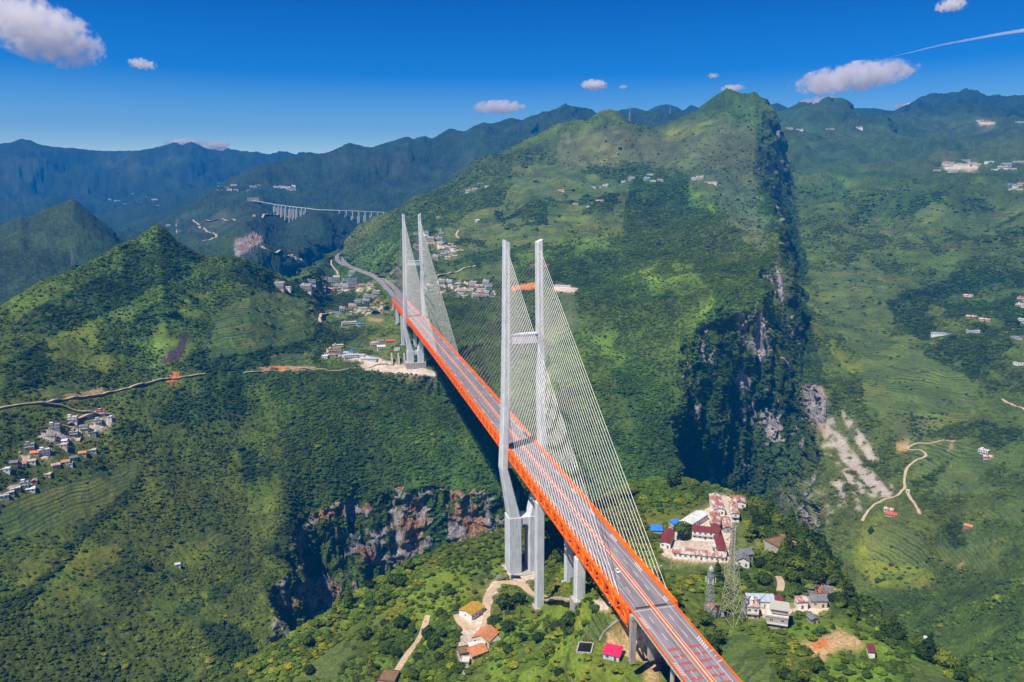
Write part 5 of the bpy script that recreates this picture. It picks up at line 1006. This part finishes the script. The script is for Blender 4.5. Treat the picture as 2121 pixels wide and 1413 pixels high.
# plants are set more thinly but larger with distance, and only where the land can be seen
big=np.interp(R,[0,600,1200,2000,3200],[1.0,1.05,1.15,1.45,1.9])
crest=(lin>iNC-1.3)&(lin<iNC+.5)&(PX>1520)&(PX<2000)&~np.isin(cls,[KI['grass'],KI['tan'],KI['dirt']])
dn=dn*np.where(crest,1.7,1.)*np.where(lin<iG,np.where(PX<1250,.95,.62),1.)*(1-.7*(np.abs(lin-iS)<.12))
ex=dn*area/big**1.7*fade*inview*np.where(vis,1,.25)*(lin<iS+.2)
cnt=RNG.poisson(np.clip(ex,0,12));ii=np.repeat(np.arange(cnt.size),cnt.ravel());jj=ii%nc;ii=ii//nc
ok=(ii<nr-1)&(jj<nc-1)&(ii>0)&(jj>0);ii=ii[ok];jj=jj[ok];u=RNG.random(len(ii))[:,None];v=RNG.random(len(ii))[:,None]
PT=np.stack([X,Y,Z],-1);A_=PT[ii,jj]*(1-u)+PT[ii+1,jj]*u;B_=PT[ii,jj+1]*(1-u)+PT[ii+1,jj+1]*u;TP=A_*(1-v)+B_*v
kd=KDTree(len(EXCL))
for i,(x,y,r) in enumerate(EXCL): kd.insert((x,y,0),i)
kd.balance();mr=max(e[2] for e in EXCL);EX=np.array(EXCL)
ck=rad[ii,jj]*np.exp(RNG.normal(0,.36,len(ii)))*big[ii,jj]*np.where(lin[ii,jj]<iG,1.3,1.)*np.where(crest[ii,jj],1.25,1.)
keep=np.ones(len(TP),bool)
# coarse grid reject
for k in range(len(TP)):
    x,y=TP[k,0],TP[k,1]
    if abs(x)<14 and (y<-250 or 960<y<1000): keep[k]=False;continue
    co,idx,dd=kd.find((x,y,0))
    if dd<EXCL[idx][2]+ck[k]*.7: keep[k]=False;continue
    if dd<32:
        for co,idx,dd in kd.find_range((x,y,0),mr if dd<mr else 8):
            if dd<EXCL[idx][2]+ck[k]*.6: keep[k]=False;break
TP=TP[keep];ck=ck[keep];ii=ii[keep];jj=jj[keep]
dist=np.linalg.norm(TP-CAM,axis=1);tp=proj(TP)
# tint
t1=fbm(TP[:,0],TP[:,1],120,4,701);t2=fbm(TP[:,0],TP[:,1],22,3,711);ty=cls[ii,jj]
base=ALB[ii,jj]*.80;dk=np.isin(ty,[KI['field'],KI['grass'],KI['lime'],KI['dry'],KI['dirt'],KI['tan'],KI['scree']])[:,None]
fo=np.array([.050,.086,.017]);base=np.where(dk,fo*.85,base*.8+fo*.2)
lg=(RNG.random(len(TP))<np.where(dist<760,.24,.045))[:,None];base=np.where(lg,base*np.array([2.1,1.75,1.1]),base)
base=base*np.where(ty==KI['forest'],1.85,np.where(ty==KI['dforest'],1.45,1.5))[:,None]*np.exp(RNG.normal(0,.12,len(TP)))[:,None]*(1+np.stack([t2*.3,t2*.12,-t2*.1],-1))
base=np.clip(base*1.12,.018,.28)
sink=np.where(lin[ii,jj]<iG,.15,.52);TP[:,2]-=sink*ck
app=ck/dist*((tp[:,0]>0)&(tp[:,0]<2121)&(tp[:,1]>0)&(tp[:,1]<1413))*(dist<760)*vis[ii,jj]
order=np.argsort(-app);ind=order[:300-20];rest_=np.ones(len(TP),bool);rest_[ind]=False
print('plants',len(TP),'individual r',dist[ind].min(),dist[ind].max())
def region(x,y,d):
    if x>1330: return 'on the hilltop right of the bridge' if y<1250 else 'on the slope right of the approach road'
    if x<900: return 'on the ridge left of the dirt track' if y<1330 else 'beside the dirt track at bottom'
    return 'on the hillside below the bridge deck'
def tree(P,r,kind,lab,grp,cat='tree'):
    cm,tm=NEARP[kind]
    e=empty('pine_tree' if kind==3 else 'broadleaf_tree',tuple(P),random.uniform(0,6.28),lab,cat,grp);e.scale=(r,r,r*random.uniform(.85,1.2))
    for n_,m_ in(('crown',cm),('trunk',tm)): o=D.objects.new(n_,m_);COL.objects.link(o);o.parent=e
    return e
for k in ind:
    q=random.random();kd_=3 if q<.10 else random.choice((0,1,2));rg=region(tp[k,0],tp[k,1],dist[k])
    g_=('dark narrow conifers ' if kd_==3 else 'green bushy trees ')+rg
    tree(TP[k],ck[k],kd_,('dark narrow conifer ' if kd_==3 else 'green bushy tree ')+rg,g_)
for x,y,r,k,lb in((1415,1117,8.5,0,'big round dark tree standing in the compound yard'),(1655,1122,5.5,0,'round dark tree right of the brown flat-roofed house'),(1045,1262,6.5,1,'broad dark tree inside the loop of the dirt road, left one'),(1075,1250,6,2,'broad dark tree inside the loop of the dirt road, right one'),(1025,1300,6.5,2,'large dark tree between yellow roof and road loop'),(1050,1310,5.5,0,'large dark tree below the road loop'),(1478,1330,6,0,'dark leafy tree at the right railing of the approach'),(1470,1355,6,2,'second dark leafy tree at the approach railing'),(1462,1296,4.5,1,'yellow green tree at the telecom mast foot'),(1395,1010,8,1,'tallest tree on the wooded crest behind the last cables'),(1575,1095,7,2,'bushy tree at the back of the wooded hilltop'),(300,1180,5,0,'lone dark tree on the terraced lower left slope'),(1180,1300,5,1,'rounded tree between tall piers and bright grass strip'),(1340,1240,5,2,'rounded tree squeezed between truss end and maize field')):
    P=hit(x,y); 
    if P is not None: tree(P,r,k,lb,None)
# the rest of the woods: one object, crowns set out on its points
me2=D.meshes.new('forest');R_=TP[rest_];me2.vertices.add(len(R_));me2.vertices.foreach_set('co',R_.astype(np.float32).ravel())
for nm,ty_,arr,key in(('scl','FLOAT',ck[rest_],'value'),('rot','FLOAT',RNG.random(len(R_))*6.28,'value'),('pick','INT',(RNG.random(len(R_))*3.08).astype(int),'value')):
    a=me2.attributes.new(nm,ty_,'POINT');a.data.foreach_set(key,arr.astype(np.int32 if ty_=='INT' else np.float32))
a=me2.attributes.new('tint','FLOAT_COLOR','POINT');a.data.foreach_set('color',np.concatenate([base[rest_],np.ones((len(R_),1))],-1).astype(np.float32).ravel())
fo_=D.objects.new('forest',me2);COL.objects.link(fo_);fo_['kind']='stuff';fo_['label']='woods and scrub covering the mountain sides'
# low-face crowns for the mass; the crown meshes are made by the node tree's own object inputs
ng=D.node_groups.new('forest','GeometryNodeTree');ng.interface.new_socket('Geometry',in_out='INPUT',socket_type='NodeSocketGeometry');ng.interface.new_socket('Geometry',in_out='OUTPUT',socket_type='NodeSocketGeometry')
N=ng.nodes;L=ng.links;gi=N.new('NodeGroupInput');go=N.new('NodeGroupOutput');join=N.new('GeometryNodeJoinGeometry')
protos=[o for o in SC.objects if o.name.startswith('crown')]
for m_ in(NEARP[3][0],NEARP[2][0],NEARP[1][0],NEARP[0][0]):
    o=[q for q in protos if q.data==m_][0];oi=N.new('GeometryNodeObjectInfo');oi.transform_space='ORIGINAL';oi.inputs['Object'].default_value=o
    sm_=N.new('GeometryNodeSetMaterial');sm_.inputs['Material'].default_value=MAT['leafi'];L.new(oi.outputs['Geometry'],sm_.inputs[0]);g2=N.new('GeometryNodeGeometryToInstance');L.new(sm_.outputs[0],g2.inputs[0]);L.new(g2.outputs[0],join.inputs[0])
iop=N.new('GeometryNodeInstanceOnPoints');L.new(gi.outputs[0],iop.inputs['Points']);L.new(join.outputs[0],iop.inputs['Instance']);iop.inputs['Pick Instance'].default_value=True
def attr(nm,ty_):
    x=N.new('GeometryNodeInputNamedAttribute');x.data_type=ty_;x.inputs['Name'].default_value=nm;return [s_ for s_ in x.outputs if s_.enabled][0]
L.new(attr('pick','INT'),iop.inputs['Instance Index']);cx=N.new('ShaderNodeCombineXYZ');L.new(attr('rot','FLOAT'),cx.inputs[2]);e2r=N.new('FunctionNodeEulerToRotation');L.new(cx.outputs[0],e2r.inputs[0]);L.new(e2r.outputs[0],iop.inputs['Rotation']);sc_=N.new('ShaderNodeVectorMath');sc_.operation='SCALE';sc_.inputs[0].default_value=(1.08,1.08,.72);L.new(attr('scl','FLOAT'),sc_.inputs['Scale']);L.new(sc_.outputs[0],iop.inputs['Scale'])
L.new(iop.outputs[0],go.inputs[0]);md=fo_.modifiers.new('forest','NODES');md.node_group=ng
# ------------------------------------------------------------------ light, sky, haze
SUN_EL=math.radians(60); SH=np.array([.856,.517])
w_=D.worlds.new('World');SC.world=w_;w_.use_nodes=True
nt=w_.node_tree;s=nt.nodes.new('ShaderNodeTexSky');s.sky_type='NISHITA';s.sun_disc=False;s.sun_elevation=SUN_EL
s.sun_rotation=math.atan2(-SH[0],-SH[1]); s.altitude=1200;s.air_density=1.0;s.dust_density=.35;s.ozone_density=3.5
hs=nt.nodes.new('ShaderNodeHueSaturation');hs.inputs['Saturation'].default_value=1.25;hs.inputs['Value'].default_value=1.
gm=nt.nodes.new('ShaderNodeGamma');gm.inputs[1].default_value=1.0
nt.links.new(s.outputs[0],hs.inputs['Color']);nt.links.new(hs.outputs[0],gm.inputs[0]);mxs=nt.nodes.new('ShaderNodeMix');mxs.data_type='RGBA';mxs.blend_type='MULTIPLY';mxs.inputs[0].default_value=1;tcw=nt.nodes.new('ShaderNodeTexCoord');szw=nt.nodes.new('ShaderNodeSeparateXYZ');nt.links.new(tcw.outputs['Generated'],szw.inputs[0]);rw_=nt.nodes.new('ShaderNodeValToRGB')
for k_,(p_,c_) in enumerate(((.0,(3.4,2.3,1.6,1)),(.30,(.01,.21,.60,1)))): rw_.color_ramp.elements[k_].position=p_;rw_.color_ramp.elements[k_].color=c_
el_=rw_.color_ramp.elements.new(.07);el_.color=(1.5,1.45,1.25,1);el_=rw_.color_ramp.elements.new(.15);el_.color=(.12,.58,1.,1)
nt.links.new(szw.outputs[2],rw_.inputs[0]);nt.links.new(rw_.outputs[0],mxs.inputs[7]);nt.links.new(gm.outputs[0],mxs.inputs[6]);nt.links.new(mxs.outputs[2],nt.nodes['Background'].inputs[0]);nt.nodes['Background'].inputs[1].default_value=.088
l=D.lights.new('sun','SUN');l.energy=5.0;l.angle=math.radians(.5);l.color=(1,.93,.82);lo=D.objects.new('sun',l);COL.objects.link(lo)
sv=Vector((SH[0]*math.cos(SUN_EL),SH[1]*math.cos(SUN_EL),-math.sin(SUN_EL)));lo.rotation_euler=sv.to_track_quat('-Z','Y').to_euler();lo.location=(-200,-100,900)
def haze():
    m=D.materials.new('haze');m.use_nodes=True;t=m.node_tree;t.nodes.clear();o=t.nodes.new('ShaderNodeOutputMaterial');v=t.nodes.new('ShaderNodeVolumePrincipled')
    v.inputs['Color'].default_value=(.0,.205,.63,1);v.inputs['Density'].default_value=HAZE_D;v.inputs['Anisotropy'].default_value=.0
    t.links.new(v.outputs[0],o.inputs['Volume'])
    bpy.context.view_layer.update()
    x0,x1,y0,y1=X.min()-50,X.max()+50,Y.min()-50,Y.max()+50;z0=Z.min()-2;z1=max(Z.max(),CAM[2])+30
    vs=[(x,y,z) for x in(x0,x1) for y in(y0,y1) for z in(z0,z1)]
    fs=[(0,1,3,2),(4,6,7,5),(0,4,5,1),(2,3,7,6),(0,2,6,4),(1,5,7,3)]
    q=D.meshes.new('haze');q.from_pydata(vs,[],fs);q.materials.append(m);o_=D.objects.new('haze',q);COL.objects.link(o_);o_['kind']='stuff';o_['label']='thin blue haze filling the air of the valleys'
HAZE_D=1.15e-4
haze()
# ------------------------------------------------------------------ clouds far beyond the ranges
def cloudmat(rad,dens,seed,thr):
    m=D.materials.new('cloud vapour');m.use_nodes=True;t=m.node_tree;t.nodes.clear();o=t.nodes.new('ShaderNodeOutputMaterial');v=t.nodes.new('ShaderNodeVolumePrincipled');tc=t.nodes.new('ShaderNodeTexCoord');gp=t.nodes.new('ShaderNodeNewGeometry')
    L_=t.links.new
    def mt(op,a,b_=0.,cl=False):
        x=t.nodes.new('ShaderNodeMath');x.operation=op;x.use_clamp=cl
        for i,q in((0,a),(1,b_)):
            if isinstance(q,bpy.types.NodeSocket): L_(q,x.inputs[i])
            else: x.inputs[i].default_value=q
        return x.outputs[0]
    ln=t.nodes.new('ShaderNodeVectorMath');ln.operation='LENGTH';L_(tc.outputs['Object'],ln.inputs[0])
    nz=t.nodes.new('ShaderNodeTexNoise');nz.inputs['Scale'].default_value=3.6/rad;nz.inputs['Detail'].default_value=5;nz.inputs['Roughness'].default_value=.62
    of=t.nodes.new('ShaderNodeVectorMath');of.operation='ADD';of.inputs[1].default_value=(seed*rad*3,0,0);L_(gp.outputs['Position'],of.inputs[0]);L_(of.outputs[0],nz.inputs['Vector'])
    f=mt('SUBTRACT',1.,mt('POWER',ln.outputs['Value'],1.5));f=mt('ADD',f,mt('MULTIPLY',mt('SUBTRACT',nz.outputs[0],.5),4.2));f=mt('SUBTRACT',f,thr);f=mt('MULTIPLY',mt('MULTIPLY',f,1.5,True),dens)
    ed_=mt('LESS_THAN',ln.outputs['Value'],1.);L_(mt('MULTIPLY',f,ed_),v.inputs['Density']);v.inputs['Color'].default_value=(.99,.97,.97,1);v.inputs['Anisotropy'].default_value=.25;L_(v.outputs[0],o.inputs['Volume']);return m
def cloud(cx,cy,w,h,lab,thr=.35,k=1.,rot=0):
    DD=22000;d_=ray(cx,cy);d_=d_/np.linalg.norm(d_);P_=CAM+d_*DD;rw=w*.94/2/FPX*DD;rh=h*.96/2/FPX*DD
    mb=MB();n=16;secs=[]
    for i in range(1,10): t=math.pi*i/10;secs.append([(math.sin(t)*math.cos(2*math.pi*j/n),math.sin(t)*math.sin(2*math.pi*j/n),-math.cos(t)) for j in range(n)])
    mb.loft(secs);o_=mb.build('cloud',cloudmat(rw if w<90 else rw*.6,k*3.2/rh,random.random()*9,thr));o_.location=P_;o_.scale=(rw,rw*.6,rh);o_.rotation_euler=(0,rot,-math.atan2(d_[0],d_[1]));o_['label']=lab;o_['category']='cloud';return o_
for c_ in((78,62,230,112,'big white cloud at the upper left corner',.2,1.2,.32),(295,133,56,22,'small white wisp right of the big corner cloud',.3,.8,.1),(1231,176,58,24,'compact oval cloud high above the middle mountains',.1,1.),(1033,222,124,30,'flat white cloud over the left mountain ridge',.25,.9),(1768,160,240,56,'wide flat cloud right of the high peak',.25,1.,-.1),(1704,216,100,32,'white cloud resting behind the right hill',.15,1.),(1897,219,80,14,'thin bright cloud on the right skyline',.1,1.),(1970,11,60,24,'small cloud at the top right edge',.2,.8),(1518,183,52,16,'small cloud touching the high peak',.2,.7),(385,297,84,18,'low cloud bank resting on the left range',.1,1.),(450,301,52,22,'soft cloud right of the low bank on the left range',.1,1.),(1477,157,26,12,'tiny cloud above left of the high peak',.3,.5),(1291,180,22,9,'tiny puff right of the compact oval cloud',.3,.4),(168,92,36,24,'small tuft trailing the big corner cloud',.4,.6)): cloud(*c_)
e_=D.objects.new('contrail',None);mb=MB();S_=[CAM+ray(x_,y_)/np.linalg.norm(ray(x_,y_))*23000 for x_,y_ in((1822,123),(1880,110),(1950,93),(2020,80),(2070,71),(2140,60))]
for i_2,(a_2,b_2) in enumerate(zip(S_[:-1],S_[1:])): mb.tube(a_2,b_2,(4+i_2*8),(12+i_2*8),10)
mm=D.materials.new('contrail vapour');mm.use_nodes=True;tt=mm.node_tree;tt.nodes.clear();oo=tt.nodes.new('ShaderNodeOutputMaterial');vv=tt.nodes.new('ShaderNodeVolumePrincipled');vv.inputs['Color'].default_value=(.98,.97,.98,1);vv.inputs['Density'].default_value=.014;tt.links.new(vv.outputs[0],oo.inputs['Volume']);D.objects.remove(e_)
e_=mb.build('contrail',mm);e_['label']='thin white contrail slanting across the upper right sky';e_['category']='contrail'
SC.view_settings.view_transform='Standard';SC.view_settings.look='None';SC.view_settings.exposure=.68;SC.view_settings.gamma=1
SC.cycles.volume_bounces=9;SC.cycles.volume_step_rate=1.;SC.cycles.max_bounces=10;SC.cycles.diffuse_bounces=2;SC.cycles.glossy_bounces=2;SC.cycles.transparent_max_bounces=8;SC.cycles.caustics_reflective=False;SC.cycles.caustics_refractive=False
SC.cycles.use_denoising=True
print('script time',time.time()-T0)
